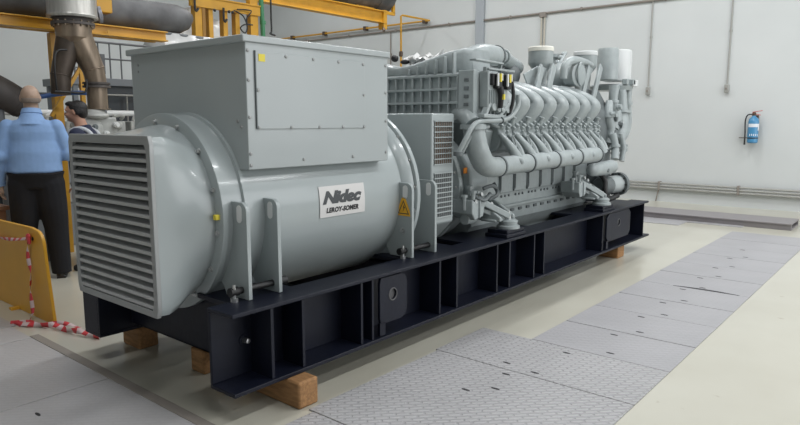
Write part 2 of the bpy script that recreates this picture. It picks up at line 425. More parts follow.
# yellow gas pipe along the wall and its branch
t = thing('gas_pipe', 'thin yellow pipe along the wall that turns out and drops behind the engine', 'pipe', (12.2,9.4,3.8))
q = MB(); q.tube([(12.32,15.9,3.83),(12.32,9.35,3.83),(11.3,9.33,3.82),(11.25,9.33,3.8),(11.25,9.33,0)], .022, 10, 0); q.build('pipe_run', YEL, t)
for y in (14.2,12.9,11.4,9.5):
    q = MB(); q.box((12.28,y-.04,3.78),(12.4,y+.04,3.88)); q.build('bracket', BRONZE, t, bev=.004)
q = MB(); q.lathe((11.25,9.33,2.92),(0,0,1),[(0,.03),(.02,.045),(.1,.045),(.12,.03)],14); q.build('valve_body', BRONZE, t)

# fire extinguisher
def extinguisher():
    cx, cy = 12.27, 2.40
    t = thing('fire_extinguisher', 'blue fire extinguisher with black hose hanging on the white wall', 'fire extinguisher', (cx,cy,1.15))
    q = MB(); q.lathe((cx,cy,1.13),(0,0,1),[(0,.07),(.015,.083),(.36,.083),(.41,.07),(.44,.035),(.46,.025)],28); cyl = q.build('cylinder_body', BLUEX, t)
    # wrapped label
    q = MB()
    def arc(z0,z1,a0,a1,r,nm,m,par):
        q = MB(); A=[];B=[]
        for k in range(13):
            a=a0+(a1-a0)*k/12
            A.append(q.v((cx+r*math.cos(a),cy+r*math.sin(a),z0))); B.append(q.v((cx+r*math.cos(a),cy+r*math.sin(a),z1)))
        for k in range(12): q.face([A[k],A[k+1],B[k+1],B[k]])
        return q.build(nm, m, par)
    arc(1.40,1.455,PI*.72,PI*1.55,.0845,'label',PAPER,cyl)
    arc(1.34,1.41,PI*1.36,PI*1.56,.0845,'label',PAPER,cyl)
    for k in range(5): arc(1.25+.004*(k%2),1.285,PI*(.85+.12*k),PI*(.9+.12*k),.0845,'label_lettering',PAPER,cyl)
    arc(1.205,1.225,0,2*PI,.086,'retaining_band',BLACK,t)
    q = MB(); q.lathe((cx,cy,1.59),(0,0,1),[(0,.025),(.02,.03),(.05,.03),(.06,.018)],16); q.build('valve', BRONZE, t)
    q = MB(); q.bar((cx,cy+.03,1.63),(cx,cy-.10,1.60),.025,.01); q.bar((cx,cy+.03,1.65),(cx,cy-.12,1.675),.025,.01); q.build('lever', RED, t, bev=.002)
    q = MB(); q.tube([(cx,cy+.03,1.615),(cx,cy+.10,1.60),(cx-.02,cy+.125,1.50),(cx-.03,cy+.115,1.3),(cx-.04,cy+.11,1.15),(cx-.04,cy+.108,1.10)], [.011]*4+[.014,.016], 10); q.build('hose', BLACK, t)
    q = MB(); q.box((12.36,cy-.05,1.15),(12.4,cy+.05,1.6)); q.build('wall_bracket', BRONZE, t)
    q = MB(); q.bar((12.33,cy+.22,1.215),(12.34,cy+.06,1.215),.012,.014); q.bar((12.38,cy+.22,1.215),(12.34,cy+.22,1.215),.012,.014); q.build('bracket_arm', BRONZE, t)
extinguisher()

# ================================================================== SKID
def skid():
    x0,x1 = 1.77,7.60
    y0 = 2.523; yw = 2.71; z0,z1 = .15,.575; th = .022
    t = thing('base_skid', 'long black steel skid carrying the alternator and the engine', 'machine skid', ((x0+x1)/2,YC,.15))
    def side(mir):
        def my(y): return y if not mir else 2*YC-y
        q = MB()
        ya, yb = sorted((my(y0),my(yw+.02)))
        q.box((x0,ya,z0),(x1+.07,yb,z0+th)); q.box((x0,ya,z1-th),(x1,yb,z1))
        ya, yb = sorted((my(yw),my(yw+.02))); q.box((x0,ya,z0+th),(x1,yb,z1-th))
        return q.build('side_beam', NAVY, t, bev=.004)
    s1 = side(False); s2 = side(True)
    st = [X(273,350,2.54),X(304,345,2.54),X(362,310,2.54),X(373,310,2.54),X(440,300,2.54),X(457,295,2.54),X(497,280,2.54),X(509.5,275,2.54),X(534,265,2.54),X(544,262,2.54),X(602.5,240,2.54),7.5]
    for x in st:
        for mir in (False,True):
            q = MB(); ya,yb = (2.54,yw) if not mir else (2*YC-yw, 2*YC-2.54)
            q.box((x-.009,ya,z0+th),(x+.009,yb,z1-th)); q.build('stiffener', NAVY, s1 if not mir else s2)
    # cross members
    for x in (1.98,3.3,4.3,5.2,6.15,7.45):
        q = MB(); q.box((x,yw+.02,z0+.05),(x+.012,2*YC-yw-.02,z1-.05)); q.box((x,yw+.02,z1-.05-.012),(x+.14,2*YC-yw-.02,z1-.05)); q.box((x,yw+.02,z0+.05),(x+.14,2*YC-yw-.02,z0+.062))
        q.build('cross_beam', NAVY, t, bev=.003)
    # inner deck pads behind the near beam
    for (xa,xb) in ((1.9,2.32),(3.28,3.9),(4.05,4.85),(6.0,7.5)):
        for mir in (False,True):
            ya,yb = (yw+.02,3.02) if not mir else (2*YC-3.02,2*YC-yw-.02)
            q = MB(); q.box((xa,ya,z1-.03),(xb,yb,z1-.002)); q.build('deck_pad', NAVY, t, bev=.003)
    # lifting lugs, vertical plates parallel to the beam, standing off the web
    def lug(xa, xb, mir=False):
        y = 2.535 if not mir else 2*YC-2.555
        zc = .425; n = 32; xc = (xa+xb)/2 - .01; hz = .035
        zt, zb = z1-.03, .25
        out=[]; hole=[]
        w=(xb-xa)/2; h=(zt-zb)/2; cx=(xa+xb)/2; cz=(zt+zb)/2
        for i in range(n):
            a=2*PI*i/n+PI/n; ca,sa=math.cos(a),math.sin(a)
            k=1/max(abs(ca)/w,abs(sa)/h)
            px,pz=ca*k,sa*k
            r=.06
            if px>w-r and abs(pz)>h-r:
                sx,sz=w-r,(h-r)*(1 if pz>0 else -1); d=V((px-sx,pz-sz)).normalized()*r; px,pz=sx+d.x,sz+d.y
            out.append((cx+px,cz+pz)); hole.append((xc+.034*ca,zc+.034*sa))
        q = MB(); q.plate_hole(out,hole,'y',y,y+.02)
        l = q.build('lifting_lug', NAVY, s1 if not mir else s2, bev=.003)
        q = MB(); q.box((xa,y,zb-.07),(xa+.05,y+.02,zb+.01)); q.build('lug_spacer', NAVY, s1 if not mir else s2)
        q = MB(); q.torus((xc,y-.001 if not mir else y+.021,zc),(0,1,0),.038,.004); q.lathe((xc,y+.014,zc),(0,1,0),[(0,.036),(.004,.036)],24); q.build('lug_bush', DUCT, s1 if not mir else s2)
    xl0,xl1 = X(380,300,2.535),X(407,300,2.535)
    lug(xl0,xl1); lug(xl0,xl1,True)
    xl2,xl3 = X(607,225,2.535),X(630,225,2.535)
    lug(xl2,xl3); lug(xl2,xl3,True)
    q = MB(); q.box((x0,2*YC-yw-.0,z0+th),(x0+.012,2*YC-y0-.004,z1-th)); q.build('end_gusset', NAVY, s2)
    # bolt on the web
    q = MB(); q.lathe((X(245,349,2.7),2.715,.36),(0,-1,0),[(0,.03),(.012,.03)],20); q.build('boss', NAVY, s1)
    q = MB(); q.lathe((X(245,349,2.7),2.703,.36),(0,-1,0),[(0,.014),(.035,.014),(.037,.010)],6); q.build('bolt', STEEL, s1)
    for mir in (False,True):
        q = MB(); ya,yb = (y0,yw) if not mir else (2*YC-yw,2*YC-y0)
    return t
skid()

def timber(name, x0,x1,y0,y1,label,h=.148):
    q = MB(); q.box((x0,y0,0),(x1,y1,h)); o = q.build(name, WOOD, bev=.012); tag(o,label,'timber block','timbers under the skid'); return o
timber('timber_block', 2.10,2.235,2.43,2.86,'pale raw timber block under the near corner of the black skid, its end showing')
timber('timber_block', 2.05,2.18,3.22,3.36,'brown timber block on the floor under the middle front of the skid')
timber('timber_block', 2.02,2.16,3.92,4.14,'brown timber block under the far front corner of the black skid')
timber('timber_block', 6.84,7.02,2.57,2.82,'brown timber block under the engine end of the black skid')

# ================================================================== ALTERNATOR
def rrect(y0,y1,z0,z1,r,n_per,x):
    """rounded rectangle ring in plane x, 4*n_per points, starting at angle 0 (towards -y ... ) by polar angle"""
    cy,cz=(y0+y1)/2,(z0+z1)/2; w,h=(y1-y0)/2,(z1-z0)/2; out=[]
    N=n_per*4
    for i in range(N):
        a=2*PI*i/N+PI/N; ca,sa=math.cos(a),math.sin(a)
        k=1/max(abs(ca)/w,abs(sa)/h); px,pz=ca*k,sa*k
        if abs(px)>w-r and abs(pz)>h-r:
            sx,sz=(w-r)*(1 if px>0 else -1),(h-r)*(1 if pz>0 else -1); d=V((px-sx,pz-sz))
            d=d.normalized()*r; px,pz=sx+d.x,sz+d.y
        out.append(V((x,cy+px,cz+pz)))
    return out
def circ(x,r,N,cy=YC,cz=ZC): return [V((x,cy+r*math.cos(2*PI*i/N+PI/N),cz+r*math.sin(2*PI*i/N+PI/N))) for i in range(N)]

def alternator():
    t = thing('alternator', 'grey drum alternator with louvred air inlet and box on top', 'alternator', (2.8,YC,.575))
    xl=1.594; ya,yb=2.886,3.763; za,zb=.523,1.43
    # cowl: square to round, hollow front
    N=96; rings=[]
    R0=rrect(ya+.004,yb-.004,za+.004,zb-.004,.03,N//4,xl+.022); R1=rrect(ya,yb,za,zb,.04,N//4,xl+.07); C1=circ(1.92,.492,N)
    rings=[R0,R1]
    for k in range(1,9):
        s_=k/8; e=s_*s_*(3-2*s_)*.55+s_*.45
        rings.append([V((xl+.07+(1.92-xl-.07)*s_, *( (R1[i].lerp(C1[i],e)).yz ))) for i in range(N)])
    q=MB(); q.loft(rings,cap=False); cowl=q.build('inlet_cowl', GREY, t, sharp=50)
    # front frame
    q=MB(); N4=24
    outer=[(p.y,p.z) for p in rrect(ya,yb,za,zb,.006,N4,0)]; inner=[(p.y,p.z) for p in rrect(ya+.036,yb-.036,za+.035,zb-.045,.004,N4,0)]
    q.plate_hole(outer,inner,'x',xl,xl+.024); q.build('louvre_frame', LOUV, t, bev=.003)
    # slats
    q=MB(); nsl=18
    zz0,zz1=za+.035,zb-.045; pit=(zz1-zz0)/nsl
    for k in range(nsl):
        z=zz0+pit*(k+.5)
        q.prism([(xl+.003,z-pit*.36),(xl+.003,z-pit*.02),(xl+.035,z+pit*.34),(xl+.04,z+pit*.28),(xl+.007,z-pit*.30)],'y',ya+.03,yb-.03)
    q.build('louvre_slats', SLAT, t)
    q=MB(); q.box((xl+.060,ya+.03,za+.03),(xl+.068,yb-.03,zb-.03)); q.build('inlet_screen', SCREEN, t)
    # flange ring
    q=MB(); q.lathe((1.912,YC,ZC),(1,0,0),[(0,.40),(0,.548),(.004,.554),(.036,.554),(.038,.54)],96); q.build('flange_ring', GREY, t)
    q=MB(); q.lathe((1.945,YC,ZC),(1,0,0),[(0,.4),(0,.546),(.10,.546),(.106,.561),(.13,.561),(.136,.553)],96); q.build('end_shield', GREY, t)
    q=MB(); q.lathe((2.07,YC,ZC),(1,0,0),[(0,.555),(1.28,.555),(1.30,.58),(1.36,.60)],128); st=q.build('stator_housing', GREY, t)
    for a in (148,122,97.5,72,46,20,-6,-30,-56,-82):
        a=math.radians(a); p=(1.895,YC-.515*math.sin(a+0)*1, ZC+.515*math.cos(a))
        bolt('flange_bolt', (1.911,YC-.508*math.sin(a),ZC+.508*math.cos(a)), (-1,0,0), t, .011,.012)
    q=MB(); yl,zl=YC-.515*math.sin(math.radians(89)),ZC+.515*math.cos(math.radians(89))
    q.box((1.888,yl-.013,zl-.004),(1.914,yl+.013,zl+.024)); tag(q.build('earth_lug', YSTICK, t, bev=.004),'yellow marked lug on the flange')
    # far-end flange plate with bolts
    q=MB(); q.lathe((3.44,YC,ZC),(1,0,0),[(0,.5),(0,.612),(.004,.618),(.036,.618),(.04,.5)],96); q.build('drive_end_ring', GREY, t)
    for a in (66,48,30,12,84,100):
        a=math.radians(a); bolt('ring_bolt', (3.439,YC-.598*math.sin(a),ZC+.598*math.cos(a)), (-1,0,0), t, .011,.012)
    # terminal box with curved underside
    bx0,bx1,by0,by1,bz0,bz1=2.068,3.178,2.748,3.905,1.246,1.905
    q=MB(); poly=[(by0,bz1),(by0,bz0),(by0+.10,bz0)]
    for k in range(9):
        yy=by0+.10+(by1-by0-.2)*k/8; poly.append((yy,max(bz0, ZC+math.sqrt(max(0,.54**2-(yy-YC)**2))-.02)))
    poly+=[(by1-.10,bz0),(by1,bz0),(by1,bz1)]
    q.prism(poly,'x',bx0,bx1); box=q.build('terminal_box', GREYB, t, bev=.004)
    q=MB(); q.box((2.045,2.735,1.900),(3.192,3.925,1.937)); q.build('box_lid', GREYB, t, bev=.006)
    q=MB(); q.box((2.128,by0-.007,1.459),(2.956,by0+.002,1.858)); pan=q.build('access_panel', GREYB, t, bev=.0015)
    q=MB(); q.box((2.122,by0-.009,1.46),(2.128,by0+.002,1.862)); q.build('panel_seal', GREYD, pan)
    for (x,z) in ((2.137,1.66),(2.36,1.466),(2.57,1.466),(2.76,1.466),(2.947,1.466),(2.945,1.66),(2.137,1.466),(2.33,1.845),(2.53,1.845),(2.73,1.845),(2.94,1.845)):
        q=MB(); q.lathe((x,by0-.006,z),(0,-1,0),[(0,.010),(.005,.009),(.007,.005)],12); q.build('panel_screw', LOUV, pan)
    for (x,z) in ((2.083,1.86),(2.083,1.71),(2.083,1.52),(2.083,1.33),(2.083+.0,1.27),(3.158,1.85),(3.158,1.68),(3.158,1.5),(3.158,1.3),(2.45,1.285),(2.85,1.285)):
        q=MB(); q.lathe((x,by0,z),(0,-1,0),[(0,.010),(.005,.009),(.007,.005)],12); q.build('box_screw', LOUV, box)
    for z in (1.84,1.80):
        q=MB(); q.lathe((bx0,3.82,z),(-1,0,0),[(0,.008),(.004,.008)],10); q.build('box_screw', LOUV, box)
    q=MB(); q.box((2.145,by0-.0095,1.808),(2.187,by0-.006,1.846)); tag(q.build('panel_sticker', YSTICK, pan),'small square yellow sticker')
    # screws in box side above the drum
    for (y,z) in ((2.80,1.47),(2.83,1.50)):
        q=MB(); q.lathe((bx0,y,z),(-1,0,0),[(0,.010),(.006,.008)],12); q.build('box_screw', LOUV, box)
    # feet
    def foot(x, mir, yi, slot=True):
        def my(y): return y if not mir else 2*YC-y
        yo=2.665; zt=1.088; n=40
        base=[(yo,.577),(yo,zt-.05)]
        for k in range(1,6):
            a=PI-k*PI/12; base.append((yo+.05+.05*math.cos(a), zt-.05+.05*math.sin(a)))
        base+=[(yo+.10,zt),(2.86,zt),(2.95,.9),(2.96,.70),(yi+.02,.62),(yi,.577)]
        poly=[(my(a),b_) for a,b_ in base]
        q=MB(); q.prism(poly,'x',x-.012,x+.012)
        f=q.build('mounting_foot', GREY, t, bev=.002)
        if slot:
            for sgn in (-1,):
                ys=my(yo+.058); pts=[]
                for k in range(20):
                    a=2*PI*k/20; pts.append((ys+.021*math.cos(a), 1.028+(.022 if math.sin(a)>0 else -.028)+.021*math.sin(a)))
                q=MB(); q.prism(pts,'x',x-.0145,x+.0145); tag(q.build('lifting_slot_or_bright_inlay', WHITE, f),'white oval painted as the lit drum seen through the foot slot')  # solid white inlay, painted brightness of the drum behind the slot
        return f
    feet=[]
    for x in (1.99,2.19,3.34,3.60):
        for mir in (False,True): feet.append(foot(x,mir,2.86))
    for mir in (False,True):
        y=2.72 if not mir else 2*YC-2.72
        for xa,xb in ((1.90,2.27),(3.26,3.66)):
            q=MB(); q.lathe((xa,y,.625),(1,0,0),[(0,.017),(.0,.024),(.05,.024),(.05,.018),(xb-xa-.04,.018),(xb-xa-.04,.024),(xb-xa,.024)],16); q.build('jacking_bar', BLACK, t)
        for xa in (1.93,3.30):
            q=MB(); q.lathe((xa-.01,y-.01,.575),(0,0,1),[(0,.02),(.02,.02),(.02,.009),(.09,.009)],10); q.build('anchor_bolt', STEEL, t)
    # nameplate on the curved drum
    Rn=.5575
    def bend(y_off, x, z): return V((x, YC-math.sqrt((Rn+y_off)**2-(z-ZC)**2), z))
    q=MB(); n=10; x0,x1,z0,z1=2.585,2.975,.928,1.114
    A=[[q.v(bend(.002,x0+(x1-x0)*i/8,z0+(z1-z0)*j/n)) for i in range(9)] for j in range(n+1)]
    for j in range(n):
        for i in range(8): q.face([A[j][i],A[j][i+1],A[j+1][i+1],A[j+1][i]])
    pl=q.build('nameplate', LABELW, t)
    def lett(txt,size,bold,shear,xs,zs,w,m,sp=1.0,zsc=1.0,nm='lettering'):
        me=text_mesh(txt,size,bold,shear,sp)
        bm=bmesh.new(); bm.from_mesh(me)
        mx=max(v.co.x for v in bm.verts); mn=min(v.co.x for v in bm.verts)
        k=w/(mx-mn)
        bmesh.ops.triangulate(bm,faces=bm.faces)
        bmesh.ops.subdivide_edges(bm,edges=[e for e in bm.edges if e.calc_length()>.02],cuts=1)
        for v in bm.verts:
            v.co=bend(.0035, xs+(v.co.x-mn)*k, zs+v.co.y*zsc)
        q=MB(); q.bm.free(); q.bm=bm
        return q.build(nm,m,pl)
    lett('Nidec',.105,.0062,.35,2.605,1.012,.34,INKG,.95,.93)
    lett('LEROY-SOMER',.042,.0022,.15,2.635,.955,.28,INK,1.05,.95)
    # warning sign on the foot plate
    q=MB(); xw=3.34-.0125; q.prism([(2.678,.862),(2.794,.862),(2.790,.90),(2.752,.982),(2.736,.990),(2.720,.982),(2.682,.90)],'x',xw-.002,xw); w=q.build('warning_label', YWARN, feet[4])
    q=MB(); 
    tri=[(2.688,.875),(2.784,.875),(2.736,.970)]; c=(2.736,.905); tin=[(c[0]+(p[0]-c[0])*.80,c[1]+(p[1]-c[1])*.80) for p in tri]
    q.plate_hole(tri,tin,'x',xw-.003,xw-.001); q.build('warning_triangle', BRONZE, w)
    q=MB(); q.prism([(2.727,.948),(2.740,.918),(2.733,.918),(2.742,.890),(2.722,.924),(2.731,.924)],'x',xw-.0035,xw-.001); q.build('warning_bolt_mark', INK, w)
    bolt('foot_bolt',(3.34-.013,2.745,.76),(-1,0,0),feet[4],.014,.014)
    # terminal outlet box behind the drive ring with two grilles
    x0,x1=3.66,3.935; y0=2.752; z0,z1=.755,1.556
    q=MB(); hh=[(y0,z1),(y0,z0)]
    yy1=2*YC-y0
    q.prism([(y0,z1),(y0,z0),(y0+.14,z0-.14),(yy1-.14,z0-.14),(yy1,z0),(yy1,z1)],'x',x0,x1); h=q.build('bell_housing', GREY, t, bev=.012, seg=3)
    for (ga,gb,nm) in ((1.19,1.50,8),(.80,1.125,9)):
        q=MB(); q.box((x0+.03,y0-.003,ga),(x1-.03,y0+.004,gb)); g=q.build('vent_grille', BRONZE if ga>1 else GRILLE, h)
        q=MB()
        for k in range(nm+1):
            z=ga+(gb-ga)*k/nm; q.box((x0+.022,y0-.012,z-.004),(x1-.022,y0-.004,z+.004))
        for k in range(9):
            xx=x0+.035+(x1-x0-.07)*k/8; q.box((xx-.0012,y0-.008,ga),(xx+.0012,y0-.003,gb))
        q.build('grille_bars', GREY, g)
    return t
alternator()

# ================================================================== ENGINE
def engine():
    t = thing('diesel_engine', 'large grey sixteen cylinder diesel engine coupled behind the alternator', 'engine', (5.5,YC,.575))
    M2=lambda y: 2*YC-y
    xa,xb=4.45,6.75
    half=[(3.02,.50),(2.93,.62),(2.93,1.10),(2.84,1.22),(2.80,1.42),(2.98,1.60),(3.12,1.62)]
    poly=half+[(M2(a),b_) for a,b_ in half[::-1]]
    q=MB(); q.prism(poly,'x',xa,xb); blk=q.build('engine_block', GREYE, t, bev=.006)
    # oil pan
    q=MB(); q.prism([(3.02,.56),(3.08,.30),(M2(3.08),.30),(M2(3.02),.56)],'x',4.7,6.6); q.build('oil_pan', GREYE, t, bev=.03)
    # crankcase covers
    sp=.25
    for k in range(8):
        x=4.62+sp*k
        q=MB(); q.box((x+.012,2.912,.865),(x+sp-.012,2.932,1.085)); c=q.build('crankcase_cover', GREYE, blk, bev=.008)
        for dx in (.06,.125,.19):
            q=MB(); q.lathe((x+dx,2.93,.835),(0,-1,0),[(0,.011),(.010,.011)],8); q.build('cover_bolt', GREYD, c)
        q=MB(); q.tube([(x,2.90,1.12),(x,2.898,.93),(x-.012,2.896,.895),(x-.03,2.896,.885)],.007,6,4); q.build('drain_line', GREYD, blk)
    for k in range(14):
        x=4.66+.145*k
        q=MB(); q.box((x,2.918,.685),(x+.06,2.932,.71)); q.build('rail_slot', GREYD, blk, bev=.003)
    q=MB(); q.box((xa+.05,2.90,.73),(xb-.02,2.95,.757)); q.build('crankcase_rail', GREYE, blk, bev=.006)
    # cooling manifold along the heads with clamps
    ym=2.62; zm=1.158
    q=MB(); q.tube([(4.37,ym,zm-.01),(5.3,ym,zm),(6.27,ym,zm+.01)],.076,24,0); man=q.build('water_manifold', GREYE, t)
    for x in (4.36,4.83,5.30,5.77,6.24):
        q=MB(); q.lathe((x-.012,ym,zm+(x-5.4)*.01),(1,0,0),[(0,.076),(0,.084),(.02,.084),(.02,.076)],28); q.build('pipe_clamp', GREYD, man)
        if x<6.1:
            q=MB(); q.ell((x+.24,ym-.06,zm+.02),(.03,.03,.03)); q.build('manifold_boss', GREYE, man)
    # elbow rising at the flywheel end
    q=MB(); q.tube([(4.05,2.66,1.47),(4.055,2.65,1.40),(4.075,2.63,1.28),(4.15,2.62,1.18),(4.27,2.62,1.147),(4.38,2.62,1.148)],[.080,.082,.085,.085,.08,.076],24,6)
    el=q.build('manifold_elbow', GREYE, t)
    q=MB(); q.lathe((4.05,2.66,1.44),(0,0,1),[(0,.08),(0,.098),(.035,.098),(.035,.075)],28); q.build('elbow_flange', GREYE, el)
    q=MB(); q.tube([(4.05,2.665,1.475),(4.08,2.75,1.54),(4.2,2.95,1.56)],[.07,.07,.07],20,5); q.build('elbow_inlet', GREYE, el)
    # cylinder heads, elbows and charge air runners: eight along the near bank
    for k in range(8):
        x=4.67+sp*k
        q=MB(); q.prism([(2.725,1.34),(2.76,1.26),(2.92,1.20),(3.06,1.40),(3.02,1.54),(2.88,1.54),(2.76,1.47)],'x',x-.11,x+.11); hd=q.build('cylinder_head', GREYE, t, bev=.015, seg=3)
        q=MB(); q.tube([(x-.10,2.74,1.395),(x-.08,2.69,1.335),(x-.05,2.64,1.26),(x-.02,2.62,1.18)],[.024,.030,.038,.056],14,5,flat=1.1); q.build('outlet_elbow', GREYE, hd)
        q=MB(); q.tube([(x+.02,2.735,1.39),(x+.045,2.69,1.335),(x+.06,2.65,1.27),(x+.055,2.625,1.2)],[.02,.024,.03,.042],10,5,flat=1.1); q.build('head_arm', GREYE, hd)
        dn=V((.10,-.87,.42))
        cc=V((x-.022,2.650,1.335)); q=MB(); q.torus(cc,dn,.022,.007,24,6,Rb=.052,up=(1,-.1,-.2)); q.build('head_ring', GREYE, hd)
        q=MB(); q.ell(cc+V((0,.010,0)),(.020,.012,.044)); q.build('head_cover', GREYD, hd)
        for (dx,dy,z,rr) in ((-.09,.0,1.475,.022),(-.03,-.02,1.45,.017),(.03,.0,1.475,.021),(.085,-.015,1.45,.018),(.06,-.03,1.405,.014),(-.06,-.035,1.42,.013),(.0,.02,1.50,.018)):
            q=MB(); q.lathe((x+dx,2.74+dy,z-.022),(0,-.6,.8),[(0,rr),(.026,rr),(.03,rr*.7)],6); q.build('head_nut', GREYE, hd)
        q=MB(); q.lathe((x+.105,2.755,1.47),(0,-.35,1),[(0,.026),(.03,.026),(.03,.018),(.055,.018),(.058,.026),(.07,.026)],10); q.build('injector_cap', GREYE, hd)
        # charge air runner bending over to the head
        q=MB(); q.tube([(x-.02,3.10,1.83),(x-.015,2.96,1.795),(x,2.82,1.735),(x+.005,2.755,1.69),(x+.005,2.728,1.648),(x-.015,2.745,1.595),(x-.045,2.79,1.52),(x-.075,2.82,1.455)],[.044,.046,.048,.050,.050,.048,.046,.046],20,5,flat=1.65)
        rn=q.build('charge_air_runner', GREYE, t)
        q=MB(); q.lathe((x-.075,2.81,1.458),(0.05,-.25,1),[(0,.06),(0,.08),(.018,.08),(.018,.06)],20); q.build('runner_flange', GREYE, rn)
    # far bank runners seen over the top
    q=MB(); q.tube([(4.5,YC-.18,1.76),(6.7,YC-.18,1.76)],.10,20,0); q.tube([(4.5,YC+.2,1.76),(6.7,YC+.2,1.76)],.10,20,0); q.build('air_plenum', GREYE, t)
    # flywheel housing
    q=MB(); q.lathe((3.94,YC,.97),(1,0,0),[(0,.30),(0,.47),(.03,.47),(.03,.44),(.16,.44),(.18,.50),(.22,.50),(.24,.46),(.42,.46),(.50,.40)],72); fw=q.build('flywheel_housing', GREYE, t)
    for k in range(14):
        a=math.radians(-10+k*14); bolt('housing_bolt',(4.115,YC-.475*math.sin(a),.97+.475*math.cos(a)),(-1,0,0),fw,.010,.012)
    q=MB(); q.box((4.20,2.835,1.09),(4.34,2.845,1.135)); tag(q.build('orange_sticker', ORANGE, fw),'orange sticker on the flywheel housing')
    q=MB(); q.prism([(2.80,1.10),(2.78,.86),(2.90,.80),(3.0,1.2),(2.9,1.25)],'x',4.24,4.50); q.build('housing_bracket', GREYE, t, bev=.02)
    q=MB(); q.lathe((4.12,2.74,.86),(1,0,0),[(0,.03),(0,.05),(.05,.06),(.16,.06),(.2,.04)],20); q.lathe((4.10,2.76,.74),(1,0,0),[(0,.04),(.1,.045),(.14,.03)],16); q.build('starter_motor', GREYE, t)
    for (p0,p1,p2) in (((4.30,2.72,.97),(4.38,2.68,.99),(4.48,2.70,.94)),((4.15,2.72,.93),(4.22,2.66,.89),(4.34,2.68,.93)),((4.35,2.70,.88),(4.42,2.66,.92),(4.46,2.72,1.0))):
        q=MB(); q.tube([p0,p1,p2],.016,8,5); q.build('starter_cable', GREYD, t)
    # charge air cooler box with ribbed face
    cx0,cx1,cy0,cy1,cz0,cz1=4.08,4.50,2.66,3.99,1.525,1.835
    q=MB(); q.box((cx0,cy0+.0,cz0),(cx1,cy1,cz1+.03)); cool=q.build('charge_air_cooler', GREYD if False else GREYE, t, bev=.01)
    q=MB()
    for k in range(4):
        z=1.535+k*.103; q.box((cx0-.032,2.80,z-.010),(cx0,3.98,z+.010))
    k=0; y=2.81
    while y<3.97:
        q.box((cx0-.030,y-.008,cz0),(cx0,y+.008,cz1+.02)); y+=.087
    q.box((cx0-.036,2.78,1.505),(cx0,3.99,1.535)); q.build('cooler_ribs', GREYE, cool, bev=.004)
    q=MB(); q.box((cx0-.045,2.652,1.515),(cx0+.01,2.79,1.875)); fl_=q.build('cooler_flange', GREYE, cool, bev=.006)
    for k in range(5):
        q=MB(); q.box((cx0-.052,2.695,1.55+.06*k),(cx0-.043,2.735,1.575+.06*k)); q.build('flange_clip', GREYD, fl_, bev=.003)
    q=MB(); q.box((4.20,2.63,1.50),(4.46,2.67,1.86)); q.build('cooler_side_panel', GREYE, cool, bev=.008)
    q=MB()
    for k in range(5): q.box((4.21+.055*k,2.615,1.52),(4.225+.055*k,2.64,1.84))
    q.build('side_panel_ribs', GREYE, cool, bev=.003)
    # sloping hood over the cooler
    rings=[]
    for (y,zt,xw0,xw1) in ((3.99,2.02,4.09,4.42),(3.75,1.995,4.09,4.42),(3.60,1.965,4.09,4.42),(3.45,1.94,4.09,4.42),(3.30,1.955,4.09,4.42),(3.10,2.00,4.09,4.44),(2.95,2.04,4.11,4.46),(2.84,2.065,4.16,4.48),(2.78,2.05,4.20,4.46)):
        r=[]; zb=1.85
        xm=(xw0+xw1)/2; w=(xw1-xw0)/2
        for i in range(16):
            a=2*PI*i/16+PI/16; ca,sa=math.cos(a),math.sin(a); s_=.4
            px=w*(abs(ca)**s_)*(1 if ca>0 else -1); pz=(abs(sa)**s_)*(1 if sa>0 else -1)
            zc_=(zt+zb)/2; r.append(V((xm+px,y,zc_+pz*(zt-zb)/2)))
        rings.append(r)
    q=MB(); q.loft(rings); hood=q.build('air_hood', GREYE, t, sharp=60)
    y=2.86
    while y<3.3:
        q=MB(); q.box((4.06,y-.008,1.85),(4.10,y+.008,1.93+.24*(3.2-y))); q.build('hood_rib', GREYE, hood, bev=.003); y+=.087
    # rounded duct going back from the hood
    q=MB(); q.tube([(4.26,2.90,1.95),(4.36,2.885,2.00),(4.52,2.89,2.032),(4.80,2.93,2.045)],[.065,.082,.088,.084],24,6); duct=q.build('charge_air_duct', GREYE, t)
    q=MB(); q.lathe((4.79,2.93,2.045),(1,0,0),[(0,.08),(0,.092),(.02,.092),(.02,.08)],28); q.build('duct_clamp', GREYD, duct)
    q=MB(); q.tube([(4.82,2.97,2.05),(5.05,3.02,2.065),(5.4,3.15,2.05),(5.8,3.3,2.03)],[.07,.055,.06,.07],20,6); q.build('duct_neck', GREYE, duct)
    q=MB(); q.torus((5.06,3.02,2.065),(1,.25,0),.062,.010); q.build('duct_clamp', GREYE, duct)
    # mounting bracket over control box
    q=MB(); q.bar((4.00,2.64,1.945),(4.36,2.62,1.935),.06,.014); q.bar((4.35,2.62,1.935),(4.35,2.62,1.84),.03,.014,(1,0,0)); q.bar((4.14,2.62,1.90),(4.14,2.62,1.78),.03,.018,(1,0,0)); q.bar((4.14,2.61,1.885),(4.52,2.61,1.885),.05,.016); q.build('duct_bracket', GREYE, t, bev=.004)
    # control box with plugs
    q = MB(); q.box((4.12,2.58,1.60),(4.27,2.66,1.87)); cb=q.build('control_box', GREYE, t, bev=.010)
    for k in range(5):
        q = MB(); q.box((4.135+.026*k,2.570,1.63),(4.141+.026*k,2.582,1.73)); q.build('box_fin', GREYE, cb, bev=.002)
    q=MB(); q.box((4.145,2.555,1.765),(4.18,2.60,1.85)); q.build('plug_block', BLACK, cb, bev=.005)
